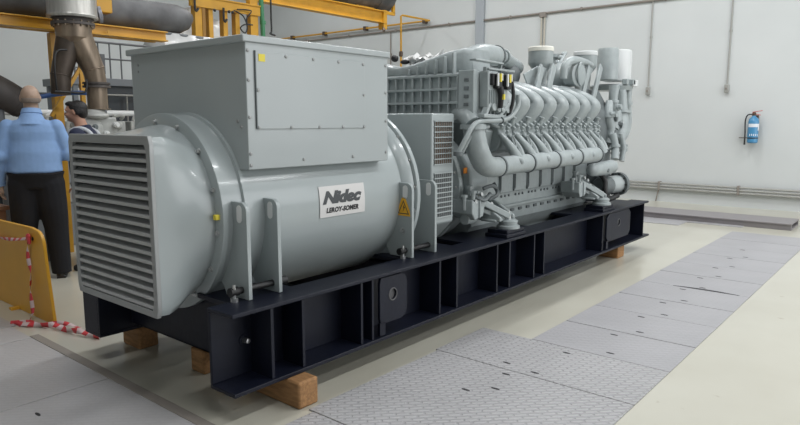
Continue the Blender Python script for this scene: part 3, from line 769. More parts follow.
    for x in (4.225,4.365):
        q=MB(); q.box((x-.035,2.54,1.74),(x+.035,2.62,1.85)); pb=q.build('plug_block', BLACK, cb, bev=.006)
        q=MB(); q.box((x-.014,2.528,1.79),(x+.002,2.542,1.85)); tag(q.build('plug_sleeve', YSTICK, pb),'yellow sleeve')
        q=MB(); q.box((x-.045,2.530,1.76),(x-.031,2.542,1.853)); tag(q.build('plug_edge', WHITE, pb),'white edge')
        q=MB(); q.box((x+.012,2.530,1.80),(x+.024,2.542,1.853)); tag(q.build('plug_edge', WHITE, pb),'white edge')
    q=MB(); q.tube([(4.245,2.555,1.75),(4.25,2.545,1.70),(4.26,2.555,1.60)],[.028,.024,.018],12,4); pl=q.build('plug_cable', BLACK, cb)
    q=MB(); q.box((4.240,2.514,1.66),(4.258,2.53,1.70)); q.build('cable_sleeve', YSTICK, pl)
    q=MB(); q.box((4.31,2.57,1.60),(4.40,2.63,1.75)); q.build('filter_bowl', GREYE, cb, bev=.02)
    q=MB(); q.tube([(4.42,2.56,1.83),(4.44,2.55,1.70),(4.43,2.56,1.60),(4.40,2.6,1.5)],.014,10,5); q.build('cable', BLACK, cb)
    q=MB(); q.bar((4.16,2.60,1.64),(4.10,2.60,1.54),.05,.03); q.bar((4.06,2.60,1.54),(4.38,2.60,1.53),.06,.03,(0,0,1)); q.bar((4.30,2.60,1.53),(4.42,2.58,1.64),.04,.03); q.build('box_bracket', GREYE, cb, bev=.006)
    for (x,z,rr) in ((4.20,1.60,.03),(4.27,1.585,.025),(4.40,1.585,.03),(4.33,1.58,.02)):
        q=MB(); q.lathe((x,2.60,z),(0,-1,.2),[(0,rr),(.03,rr),(.035,rr*.6)],12); q.build('sensor_head', GREYE, cb)
    # thin coolant pipe
    q=MB(); q.tube([(3.86,2.66,1.27),(3.90,2.62,1.38),(3.97,2.60,1.475),(4.08,2.59,1.50),(4.30,2.57,1.505),(4.42,2.55,1.54),(4.50,2.54,1.62),(4.52,2.55,1.70)],.018,12,6); cp=q.build('coolant_pipe', GREYE, t)
    q=MB(); q.tube([(3.94,2.68,1.27),(3.98,2.64,1.38),(4.04,2.62,1.44),(4.2,2.62,1.46)],.015,12,6); q.build('coolant_pipe', GREYE, t)
    q=MB(); q.torus((4.30,2.57,1.505),(1,0,0),.021,.006); q.build('pipe_clip', GREYD, cp)
    q=MB(); q.lathe((3.86,2.66,1.25),(0,0,1),[(0,.035),(.03,.035),(.03,.026)],14); q.build('pipe_union', GREYD, cp)
    # exhaust outlets: flanged drum on a flaring pair of straps
    def outlet(x,y,r,cap,lbl,zt,px):
        q=MB(); q.lathe((x,y,zt-.26),(0,0,1),[(0,.05),(.03,r*.62),(.08,r*.94),(.10,r),(.21,r),(.215,r*.96)],40); o=q.build('exhaust_outlet', GREYE, t); tag(o,lbl)
        q=MB(); q.lathe((x,y,zt-.05),(0,0,1),[(0,r*1.02),(.0,r*1.04),(.035,r*1.04),(.045,r*.98),(.05,r*.5)],40); q.build('outlet_cap', cap, o)
        q=MB(); q.lathe((x,y,1.72),(.0,0,1),[(0,.10),(.08,.05),(zt-.24-1.72,.07)],24); q.build('outlet_neck', GREYE, o)
        q=MB(); A=[P(px-17,74,y-.10),P(px-3,66,y-.10),P(px+6,68,y-.10),P(px-6,97,y-.10),P(px-9,97,y-.10)]
        q.loft([[p_ for p_ in A],[p_+V((0,.014,0)) for p_ in A]]); q.build('heat_shield', GREYE, o, bev=.003)
        q=MB(); q.bar(P(px+1,66,y-.14),P(px-6,99,y-.19),.075,.025,(0,1,0)); q.build('strap', GREYE, o, bev=.006)
        q=MB(); q.bar(P(px+13,66,y-.14),P(px+5,99,y-.19),.085,.025,(0,1,0)); q.build('strap', GREYE, o, bev=.006)
        return o
    outlet(5.92,3.10,.122,CREAM,'exhaust outlet with cream cap',2.235,541)
    outlet(6.98,3.10,.128,WRAP,'exhaust outlet with grey cap, beside the oil filter',2.275,588)
    # turbo between
    q=MB(); q.ell((6.6,3.20,1.98),(.19,.16,.15),rot=Euler((0,0,.3)).to_matrix()); q.lathe((6.48,3.05,1.98),(-.2,-1,0),[(0,.12),(.12,.12),(.13,.10),(.13,.03)],28); tb=q.build('turbocharger', GREYE, t)
    q=MB(); q.tube([(6.20,2.98,1.93),(6.22,2.98,2.06),(6.36,2.96,2.125),(6.65,2.96,2.13),(6.85,2.97,2.11)],[.035,.042,.045,.035,.03],14,6,flat=.8); q.build('turbo_air_pipe', GREYE, tb)
    q=MB(); q.torus((6.5,2.93,1.99),(.15,-1,0),.115,.012); q.build('turbo_clamp', GREYE, tb)
    q=MB(); q.ell((5.5,3.35,1.95),(.22,.14,.13)); q.lathe((5.44,3.2,1.93),(-.5,-1,0),[(0,.08),(.08,.10),(.10,.085),(.12,.03)],24); q.build('turbocharger', GREYD, t)
    q=MB(); q.lathe((6.95,3.55,2.02),(0,0,1),[(0,.13),(.2,.13),(.2,.16),(.24,.16)],24); q.build('far_exhaust_outlet', GREYE, t)
    q=MB(); 
    for (dx,dz) in ((0,0),(.06,.05),(-.05,.06),(.02,.12),(.08,.16)): q.ell((6.75+dx,3.30,2.08+dz),(.035,.03,.03),10,6)
    q.tube([(6.65,3.3,2.02),(6.72,3.28,2.14),(6.85,3.28,2.26)],.018,8,5); q.build('turbo_linkage', GREYE, tb)
    # oil filter drum at the far end
    cx,cy=7.68,3.12
    q=MB(); q.lathe((7.78,3.04,1.975),(0,0,1),[(0,.145),(.01,.158),(.345,.158),(.365,.15),(.37,.135)],44); of=q.build('oil_filter', WRAP, t); tag(of,'tall pale grey oil filter drum')
    q=MB(); q.lathe((7.42,3.02,1.97),(0,0,1),[(0,.11),(.01,.12),(.345,.12),(.365,.11)],36); q.build('filter_can', GREYE, t)
    q=MB(); q.lathe((7.62,3.05,1.86),(0,0,1),[(0,.24),(.05,.26),(.07,.22)],36); q.build('filter_base', GREYE, t)
    for (x,y) in ((7.50,2.83),(7.62,2.80),(7.86,2.86),(7.96,2.9)):
        q=MB(); q.box((x-.035,y-.03,1.92),(x+.035,y+.03,1.985)); q.build('filter_clamp', GREYD if x>7.8 else GREYE, t, bev=.006)
    q=MB(); q.box((7.60,2.77,1.90),(7.75,2.84,1.98)); q.build('filter_lug', WRAP, t, bev=.008)
    # plumbing below the filters
    specs=[([(7.66,2.86,1.88),(7.66,2.86,1.70),(7.70,2.86,1.52),(7.66,2.86,1.38),(7.48,2.86,1.25),(7.36,2.86,1.12)],[.055,.05,.05,.05,.052,.055]),
           ([(7.30,2.88,1.90),(7.28,2.88,1.72),(7.30,2.86,1.55),(7.22,2.84,1.40)],[.06,.05,.085,.06]),
           ([(7.42,2.84,1.86),(7.42,2.84,1.60),(7.36,2.80,1.42),(7.24,2.78,1.28)],[.05,.085,.085,.06]),
           ([(7.12,2.86,1.72),(7.06,2.84,1.55),(7.10,2.82,1.40),(7.05,2.82,1.25)],[.04,.06,.05,.05]),
           ([(7.05,2.78,1.36),(7.05,2.74,1.22),(7.0,2.72,1.08)],[.045,.04,.045]),
           ([(7.22,2.75,1.36),(7.24,2.72,1.2),(7.2,2.72,1.05)],[.03,.03,.03])]
    for pts,rad in specs:
        q=MB(); q.tube(pts,rad,14,6); p=q.build('rear_pipe', GREYE, t)
        a=V(pts[1]); d=(V(pts[2])-V(pts[0])).normalized()
        q=MB(); q.lathe(a-d*.015,d,[(0,rad[1]),(0,rad[1]*1.3),(.03,rad[1]*1.3),(.03,rad[1])],18); q.build('pipe_flange', GREYE, p)
    for i in range(16):
        x=7.0+random.random()*.45; z=1.15+random.random()*.6
        q=MB(); r=.014+random.random()*.016; q.lathe((x,2.80,z),(random.uniform(-.5,.5),-1,random.uniform(-.4,.4)),[(0,r*1.4),(.02,r*1.4),(.02,r),(.05,r)],8); q.build('rear_fitting', GREYE if i%3 else GREYD, t)
    q=MB(); q.prism([(2.85,1.60),(2.80,.62),(M2(2.80),.62),(M2(2.85),1.60),(M2(3.0),1.85),(3.0,1.85)],'x',6.75,7.15); q.build('gear_case', GREYD, t, bev=.02)
    # horizontal vessel and pump
    q=MB(); q.tube([(6.30,2.72,.98),(6.36,2.70,1.0),(6.62,2.70,1.0),(6.86,2.70,1.01),(6.92,2.72,1.02)],[.035,.068,.075,.075,.04],20,4); vs=q.build('oil_cooler', GREYE, t)
    q=MB(); q.lathe((6.60,2.645,.985),(0,-1,0),[(0,.022),(.022,.022)],8); q.build('drain_plug', GREYD, vs)
    q=MB(); q.lathe((6.70,2.76,.80),(1,-.12,0),[(0,.06),(0,.085),(.03,.10),(.06,.102),(.16,.102),(.18,.095)],32); pm=q.build('coolant_pump', GREYD, t)
    q=MB(); q.lathe((6.87,2.74,.80),(1,-.12,0),[(0,.096),(.24,.100)],32); q.build('pump_body', GREYB, pm)
    q=MB(); q.lathe((7.08,2.715,.80),(1,-.12,0),[(0,.10),(0,.130),(.05,.130),(.05,.10)],36); q.build('pump_flange', GREYD, pm)
    for k in range(10):
        a=2*PI*k/10; q=MB(); q.lathe((7.07,2.72+.118*math.cos(a),.80+.118*math.sin(a)),(-1,0,0),[(0,.013),(.02,.013)],6); q.build('flange_nut', BLACK, pm)
    q=MB(); q.tube([(6.66,2.74,.94),(6.68,2.69,.86),(6.66,2.68,.76),(6.72,2.68,.67),(6.85,2.68,.66),(7.0,2.67,.68)],.028,12,6); q.build('pump_hose', BLACK, pm)
    # engine mounts on the skid
    def mount(x,lbl):
        y=2.63
        q=MB(); q.box((x-.14,y-.085,.575),(x+.17,y+.12,.605)); q.box((x-.12,y-.075,.605),(x+.15,y+.11,.635)); p=q.build('mount_plate', NAVY, t, bev=.004)
        q=MB(); q.lathe((x+.02,y,.635),(0,0,1),[(0,.095),(.02,.095),(.028,.075),(.06,.080),(.075,.06)],28); q.build('rubber_mount', GREYE, p)
        q=MB(); q.lathe((x+.02,y,.70),(0,0,1),[(0,.022),(.05,.022),(.05,.014),(.075,.014)],6); q.build('mount_nut', STEEL, p)
        q=MB(); q.prism([(y-.03,.705),(y-.03,.74),(y+.12,.83),(2.93,.92),(2.93,.72),(y+.13,.70)],'x',x-.16,x-.13); q.prism([(y-.03,.705),(y-.03,.74),(y+.12,.83),(2.93,.92),(2.93,.72),(y+.13,.70)],'x',x+.05,x+.08)
        q.box((x-.18,y+.0,.70),(x+.10,y+.14,.722)); q.bar((x-.36,2.78,.93),(x,y-.01,.735),.07,.05); q.bar((x-.30,2.82,.84),(x-.02,y+.03,.72),.09,.04)
        q.build('mount_bracket', GREYE, t, bev=.008)
        q=MB(); q.prism([(x-.44,.80),(x-.40,.74),(x-.28,.76),(x-.26,.86),(x-.34,.90),(x-.42,.88)],'y',2.68,2.86); q.box((x-.455,2.67,.79),(x-.43,2.87,.90)); q.box((x-.35,2.665,.75),(x-.335,2.69,.895)); q.build('bracket_block', GREYE, t, bev=.008)
        for (dx,dy,z0_,z1_,rr) in ((-.40,2.70,.90,.97,.018),(-.31,2.72,.88,.96,.014),(-.36,2.76,.88,1.0,.02),(-.46,2.74,.82,.94,.016)):
            q=MB(); q.lathe((x+dx,dy,z0_),(0,0,1),[(0,rr),(z1_-z0_-.02,rr),(z1_-z0_-.02,rr*1.6),(z1_-z0_,rr*1.6)],8); q.build('bracket_stud', GREYE, t)
        for (dx,dz) in ((-.30,.93),(-.22,.90),(-.38,.88),(-.15,.84)):
            q=MB(); q.lathe((x+dx,2.70,dz),(0,-1,.3),[(0,.018),(.02,.018)],6); q.build('bracket_bolt', STEEL, t)
    mount(X(507,218,2.63),'')
    mount(X(601,199,2.63),'')
    return t
eng = engine()

# white plastic and cloth heaped on top of the cooler hood
t = thing('plastic_wrapping', 'crumpled white plastic wrapping lying on top of the engine cooler', 'plastic wrapping', (4.25,3.30,1.955))
q=MB(); rs=[]
for j in range(13):
    y=3.50-.032*j; r=[]
    w=.055*math.sin(PI*(j+.8)/13.6)**.6
    for i in range(14):
        a=2*PI*i/14; k=w*random.uniform(.55,1.3)
        r.append(V((4.26+1.5*k*math.cos(a), y+random.uniform(-.012,.012), 1.985+.012*(j%3)+.75*k*math.sin(a))))
    rs.append(r)
q.loft(rs); q.tube([(4.26,3.14,2.0),(4.24,3.10,2.03),(4.24,3.07,2.065)],[.035,.022,.006],6,3); q.build('sheet', PLASTIC, t, sharp=25)
q=MB(); q.ell((4.20,3.55,2.02),(.035,.03,.03)); q.ell((4.20,3.44,1.985),(.03,.045,.02)); q.build('dark_rag', BLACK, t)

# ================================================================== YELLOW BARRIER PANEL AND TAPE
def barrier():
    t = thing('yellow_barrier', 'tall yellow sheet metal barrier panel standing on edge at the left', 'barrier panel', (1.89,5.6,0))
    zt=.705; r=.12
    # slightly leaning back plate in the plane x ~ const
    pts=[(4.885,.0),(4.93,.10),(5.01,zt-.13)]
    q=MB(); pol=[(4.90,.0),(4.955,.35),(4.985,zt-.14)]
    for k in range(1,8):
        a=math.pi+ -k*PI/2/8; pol.append((5.105+.12*math.cos(a), zt-.13+.12*math.sin(a)))
    pol+=[(5.2,zt),(7.2,zt-.02),(7.2,.0)]
    q.prism(pol,'x',1.88,1.905); q.build('panel_sheet', YELP, t, bev=.004)
    q=MB(); q.box((1.82,5.55,.0),(1.98,5.60,.02)); q.box((1.905,5.55,.0),(1.93,5.60,.5)); q.box((1.82,6.9,.0),(1.98,6.95,.02)); q.build('panel_stand', YELP, t)
    # kerb lump of floor near its foot
    q=MB(); n=12
    q.lathe((1.878,5.16,.622),(-1,0,0),[(0,.014),(.004,.014)],14); q.build('tie_hole', BLACK, t)
barrier()
def tape():
    t = thing('barrier_tape', 'red and white barrier tape knotted to the yellow panel and trailing on the floor', 'barrier tape', (1.86,5.2,.0))
    def ribbon(pts, w, name, up=(0,0,1), ph=0):
        P=[V(p) for p in pts]; Q=[]
        for i in range(len(P)-1):
            p0=P[max(i-1,0)];p1=P[i];p2=P[i+1];p3=P[min(i+2,len(P)-1)]
            for k in range(8):
                u=k/8; Q.append(.5*((2*p1)+(-p0+p2)*u+(2*p0-5*p1+4*p2-p3)*u*u+(-p0+3*p1-3*p2+p3)*u**3))
        Q.append(P[-1]); acc=0
        m=MB(); cols=[]; prev=None; sg=[]
        for i in range(len(Q)):
            d=(Q[min(i+1,len(Q)-1)]-Q[max(i-1,0)]).normalized(); n=V(up); s_=(n-d*n.dot(d)).normalized()
            s2=Matrix.Rotation(math.sin(i*.35+ph)*.8,3,d)@s_
            cur=(m.v(Q[i]-s2*w/2),m.v(Q[i]+s2*w/2))
            if prev: 
                f=m.face([prev[0],cur[0],cur[1],prev[1]]); f.material_index=int(acc/.055)%2; acc+=(Q[i]-Q[i-1]).length
            prev=cur
        o=m.build(name, TAPE_R, t, solid=.0015); o.data.materials.append(TAPE_W)
    ribbon([(1.865,5.19,.625),(1.86,5.55,.575),(1.862,6.0,.555),(1.862,6.6,.57)],.028,'tape_length',(0,.2,1))
    ribbon([(1.862,5.20,.64),(1.86,5.23,.5),(1.855,5.19,.36),(1.85,5.21,.2),(1.84,5.17,.06),(1.80,5.13,.012)],.03,'tape_length',(0,1,0),1)
    ribbon([(1.70,5.12,.012),(1.74,5.02,.02),(1.80,4.92,.02),(1.85,4.80,.03),(1.87,4.66,.02),(1.90,4.54,.03),(1.93,4.42,.02),(1.95,4.33,.012)],.04,'tape_length',(.4,0,1),2)
    ribbon([(1.68,5.17,.012),(1.78,5.05,.02),(1.84,4.93,.015),(1.90,4.78,.035),(1.95,4.62,.02)],.035,'tape_length',(1,0,.6),.5)
    q=MB(); q.ell((1.858,5.19,.635),(.014,.035,.028)); q.ell((1.856,5.17,.61),(.012,.02,.03)); q.build('tape_knot', TAPE_R, t)
tape()

# ================================================================== PEOPLE
def man(root, heading, base, p):
    """local frame: facing +Y, person's right is +X, feet at origin"""
    xf = Matrix.Translation(V(base)) @ Matrix.Rotation(heading-PI/2, 4, 'Z')
    k = p['h']/1.75
    S = Matrix.Scale(k,4); xf = xf @ S
    lean = p.get('lean',0)
    def L(v):  # lean the upper body forward about the hips
        v=V(v)
        if v.z>.92 and lean:
            d=v-V((0,0,.92)); d=Matrix.Rotation(-lean,3,'X')@d; v=V((0,0,.92))+d
        return v
    sh_y=0
    hipw=.10; 
    legs=p['legs']     # list of (hip, knee, ankle, toe dir)
    arms=p['arms']     # list of (shoulder, elbow, wrist, finger dir, curl, side)
    fat=p.get('belly',1.)
    def torso(q, o, lo=.90, hi=1.47):
        prof=[(.84,.155,.115,0),(.90,.172,.130,0),(.98,.170*fat,.132*fat,.0),(1.06,.165*fat,.130*fat,.006),(1.16,.168*fat,.125*fat,.004),(1.26,.182,.122,0),(1.34,.190,.118,-.004),(1.40,.168,.102,-.006),(1.445,.120,.082,-.006),(1.475,.07,.064,0)]
        rs=[]
        for (z,rx,ry,oy) in prof:
            if z<lo-.001 or z>hi+.001: continue
            rs.append([L((( rx+o)*math.cos(2*PI*i/28), oy+(ry+o)*math.sin(2*PI*i/28), z)) for i in range(28)])
        q.loft(rs)
    def limb(q, a,b,ra,rb,flat=1.):
        q.tube([a, V(a).lerp(V(b),.5), b],[ra,(ra+rb)/2*1.03,rb],16,2); q.ell(a,ra,14,8); q.ell(b,rb,14,8)
    hd=V(p.get('head',(0,.015,1.64))); hr=Matrix.Rotation(p.get('hyaw',0),3,'Z')@Matrix.Rotation(p.get('hpitch',0),3,'X')
    hc=L(hd)
    def H(v): return hc+hr@V(v)
    # ---- body: one continuous mesh
    q=MB(xf); torso(q,0,.84,1.475)
    q.tube([L((0,-.01,1.43)),L((0,.0,1.50)),H((0,-.012,-.05))],[.07,.060,.058],18,3)
    q.ell(H((0,-.012,.015)),(.076,.096,.090),24,14,rot=hr); q.ell(H((0,.022,-.035)),(.060,.070,.068),20,12,rot=hr); q.ell(H((0,.045,-.078)),(.036,.038,.028),16,8,rot=hr)
    q.ell(H((0,.098,-.020)),(.013,.018,.020),12,8,rot=hr); q.ell(H((0,.085,.005)),(.010,.014,.026),12,8,rot=hr)
    for s_ in (-1,1):
        q.ell(H((s_*.078,-.004,-.012)),(.010,.020,.032),12,8,rot=hr); q.ell(H((s_*.034,.070,-.028)),(.022,.02,.018),12,8,rot=hr); q.ell(H((s_*.032,.080,.022)),(.026,.014,.008),12,8,rot=hr)
    q.ell(H((0,.086,-.052)),(.024,.012,.007),12,8,rot=hr)
    for (hip,kn,an,toe) in legs:
        limb(q,hip,kn,.085,.056); limb(q,kn,an,.054,.036)
    for (sh,el,wr,fd,curl,sd) in arms:
        sh=L(sh); limb(q,sh,el,.050,.040); limb(q,el,wr,.039,.026)
    body=q.build('body', p['skin'], root, mods=[remesh(.010,5)])
    # hands: palm, four fingers, thumb
    for (sh,el,wr,fd,curl,sd) in arms:
        wr=V(wr); fd=V(fd).normalized(); side=V(sd).normalized(); side=(side-fd*side.dot(fd)).normalized(); nrm=fd.cross(side)
        q=MB(xf)
        q.tube([wr-fd*.03,wr,wr+fd*.03,wr+fd*.085],[.026,.026,.032,.036],14,3,flat=.55)
        for j,(o_,ln) in enumerate(((.030,.068),(.011,.078),(-.009,.072),(-.028,.056))):
            b0=wr+fd*.075+side*o_; b1=b0+(fd+nrm*curl*.35).normalized()*ln*.5; b2=b1+(fd+nrm*curl*1.1).normalized()*ln*.32; b3=b2+(fd*.6+nrm*curl*1.8).normalized()*ln*.25
            q.tube([b0-fd*.02,b0,b1,b2,b3],[.009,.0095,.0088,.008,.0065],8,2)
        b0=wr+fd*.022+side*.026; b1=b0+(fd*.6+side*.7).normalized()*.035; b2=b1+(fd+side*.15).normalized()*.03
        q.tube([b0-side*.01,b0,b1,b2],[.013,.013,.011,.008],8,2)
        q.build('hand', p['skin'], body, mods=[remesh(.004,2)])
    for s_ in (-1,1):
        q=MB(xf); q.ell(H((s_*.031,.083,.004)),(.013,.010,.010),12,8); q.build('eye', EYEW, body)
        q=MB(xf); q.ell(H((s_*.031,.0915,.004)),(.005,.003,.005),10,6); q.build('pupil', INK, body)
    q=MB(xf); q.ell(H((0,.094,-.052)),(.020,.005,.0035),12,6); q.build('lips', mat('lips',(.3,.12,.1),.5), body)
    return xf,L,H,hr,torso,limb,body

def make_bald():
    base=V((2.44,6.50,0)); hdg=math.radians(62)
    root=thing('person','person with bald head in light blue shirt and black trousers, back turned','person',base)
    arms=[((.19,-.01,1.395),(.27,.02,1.14),(.17,.22,1.10),(-.7,.7,.1),.8,(0,0,1)),((-.19,-.01,1.395),(-.265,-.03,1.13),(-.29,.03,.88),(0,.1,-1),.5,(0,1,0))]
    legs=[((.095,0,.88),(.13,.01,.48),(.15,-.01,.09),(.15,1)),((-.095,0,.88),(-.12,.01,.48),(-.14,-.02,.09),(-.2,1))]
    p=dict(h=1.83,legs=legs,arms=arms,skin=SKIN2,belly=1.2,head=(0,.02,1.645),hyaw=math.radians(8))
    xf,L,H,hr,torso,limb,body=man(root,hdg,base,p)
    q=MB(xf); torso(q,.018,.93,1.46); q.tube([L((0,-.01,1.40)),L((0,-.005,1.47)),L((0,0,1.505))],[.135,.095,.075],20,3)
    for (sh,el,wr,*_) in arms:
        limb(q,L(sh)+V((0,0,-.006)),el,.064,.057); limb(q,el,V(el).lerp(V(wr),.96),.058,.043)
        q.ell(V(el)+V((0,-.01,.0)),(.066,.066,.07))
    q.ell((0,-.10,1.0),(.18,.06,.05)); shirt=q.build('shirt',SHIRT,root,mods=[remesh(.011,3)])
    q=MB(xf); q.lathe(H((0,-.02,-.150)),(0,.15,1),[(0,.070),(.045,.068),(.048,.074),(.005,.088),(0,.07)],28); q.build('collar',SHIRT,shirt)
    for (sh,el,wr,*_) in arms:
        d=(V(wr)-V(el)).normalized(); q=MB(xf); q.lathe(V(el).lerp(V(wr),.90),d,[(0,.046),(.035,.045),(.035,.034)],20); q.build('cuff',SHIRT,shirt)
    q=MB(xf); torso(q,.030,.84,.98)
    for (hip,kn,an,toe) in legs:
        limb(q,V(hip)+V((0,-.005,0)),kn,.136,.104); q.tube([kn,V(kn).lerp(V(an),.5),V(an)+V((0,-.005,-.05))],[.103,.092,.082],16,3)
    q.build('trousers',TROUS,root,mods=[remesh(.011,3)])
    q=MB(xf); rs=[]
    for z in (.955,.985): rs.append([V((.199*math.cos(2*PI*i/32),.006+.158*math.sin(2*PI*i/32),z)) for i in range(32)])
    q.loft(rs); q.build('belt',BLACK,root)
    for (hip,kn,an,toe) in legs:
        d=V((toe[0],toe[1],0)).normalized(); a=V(an); q=MB(xf)
        q.ell(a+V((0,0,-.035))+d*-.02,(.042,.05,.05)); q.tube([V((a.x,a.y,.04))-d*.06,V((a.x,a.y,.045)),V((a.x,a.y,.04))+d*.10,V((a.x,a.y,.03))+d*.19],[.036,.044,.042,.026],14,4); q.box((a.x-.04,a.y-.07,0),(a.x+.04,a.y+.17,.02))
        q.build('shoe',BLACK,root,mods=[remesh(.008,3)])
    # cropped fringe of hair round the back of the bald head
    q=MB(xf)
    for k in range(15):
        a=math.radians(200+k*10); q.ell(H((.070*math.cos(a),-.012+.090*math.sin(a),-.030)),(.012,.012,.026),10,6)
    q.build('hair',HAIRG,body,mods=[remesh(.007,3)])
make_bald()

def make_dark():
    base=V((2.97,6.58,0)); hdg=math.radians(140)
    root=thing('person','person with black hair in navy jacket with pale shoulder stripes, facing sideways','person',base)
    arms=[((.18,0,1.395),(.24,.0,1.13),(.25,.06,.89),(0,.1,-1),.5,(0,1,0)),((-.18,0,1.395),(-.24,.0,1.13),(-.25,.06,.89),(0,.1,-1),.5,(0,1,0))]
    legs=[((.095,0,.88),(.11,.03,.48),(.12,-.01,.09),(.1,1)),((-.095,0,.88),(-.11,.03,.48),(-.12,-.02,.09),(-.1,1))]
    p=dict(h=1.71,legs=legs,arms=arms,skin=SKIN,lean=.08,head=(0,.035,1.64),hyaw=math.radians(4),hpitch=-.12)
    xf,L,H,hr,torso,limb,body=man(root,hdg,base,p)
    q=MB(xf); torso(q,.030,.86,1.46)
    for (sh,el,wr,*_) in arms:
        limb(q,L(sh),el,.078,.066); limb(q,el,V(el).lerp(V(wr),.95),.064,.05)
    q.tube([L((0,-.02,1.42)),L((0,-.012,1.49))],[.095,.078],18,0)
    jk=q.build('jacket',NAVYJ,root,mods=[remesh(.011,3)])
    for s_ in (-1,1):
        q=MB(xf); pts=[L((s_*.10,-.125,1.24)),L((s_*.12,-.135,1.33)),L((s_*.135,-.115,1.41)),L((s_*.135,-.04,1.462)),L((s_*.13,.05,1.455)),L((s_*.12,.12,1.38)),L((s_*.11,.150,1.28))]
        q.tube(pts,.020,10,6,flat=.8); q.build('reflective_stripe',REFL,jk)
    q=MB(xf); torso(q,.018,.84,.93)
    for (hip,kn,an,toe) in legs:
        limb(q,hip,kn,.110,.080); q.tube([kn,V(kn).lerp(V(an),.5),V(an)+V((0,0,-.04))],[.08,.072,.066],16,3)
    q.build('trousers',NAVYJ,root,mods=[remesh(.012,3)])
    for (hip,kn,an,toe) in legs:
        d=V((toe[0],toe[1],0)).normalized(); a=V(an); q=MB(xf)
        q.ell(a+V((0,0,-.035)),(.042,.05,.05)); q.tube([V((a.x,a.y,.04))-d*.06,V((a.x,a.y,.045)),V((a.x,a.y,.04))+d*.10,V((a.x,a.y,.03))+d*.19],[.036,.044,.042,.026],14,4); q.box((a.x-.04,a.y-.07,0),(a.x+.04,a.y+.17,.02))
        q.build('shoe',BLACK,root,mods=[remesh(.008,3)])
    q=MB(xf); q.ell(H((0,-.028,.028)),(.084,.098,.080),24,14,rot=hr); q.ell(H((0,-.060,-.01)),(.078,.058,.078),20,12,rot=hr); q.ell(H((0,.035,.080)),(.060,.045,.026),16,10,rot=hr)
    for s_ in (-1,1): q.ell(H((s_*.072,-.03,.0)),(.016,.03,.045),12,8,rot=hr)
    q.build('hair',HAIRB,body,mods=[remesh(.007,2)])
make_dark()

# ================================================================== DESK WITH PAPERS
t=thing('work_table','brown work table by the bald person, mostly out of the picture','table',(1.6,7.0,0))
q=MB(); q.box((1.0,6.75,.66),(2.28,7.4,.70)); q.build('tabletop',DESK,t,bev=.004)
q=MB(); q.box((1.05,6.78,.56),(2.25,7.37,.66)); q.build('apron',DESK,t)
for (x,y) in ((1.08,6.82),(2.2,6.82),(1.08,7.33),(2.2,7.33)):
    q=MB(); q.box((x-.03,y-.03,0),(x+.03,y+.03,.56)); q.build('leg',DESK,t,bev=.003)
q=MB()
for k in range(9):
    a=.12*math.sin(k*2.1); q.box((1.86,6.80,.700+.006*k),(2.20,7.06,.7055+.006*k),rot=Matrix.Rotation(a,3,'Z'))
tag(q.build('paper_stack',PAPER),'stack of white papers on the brown table at the left edge','papers')

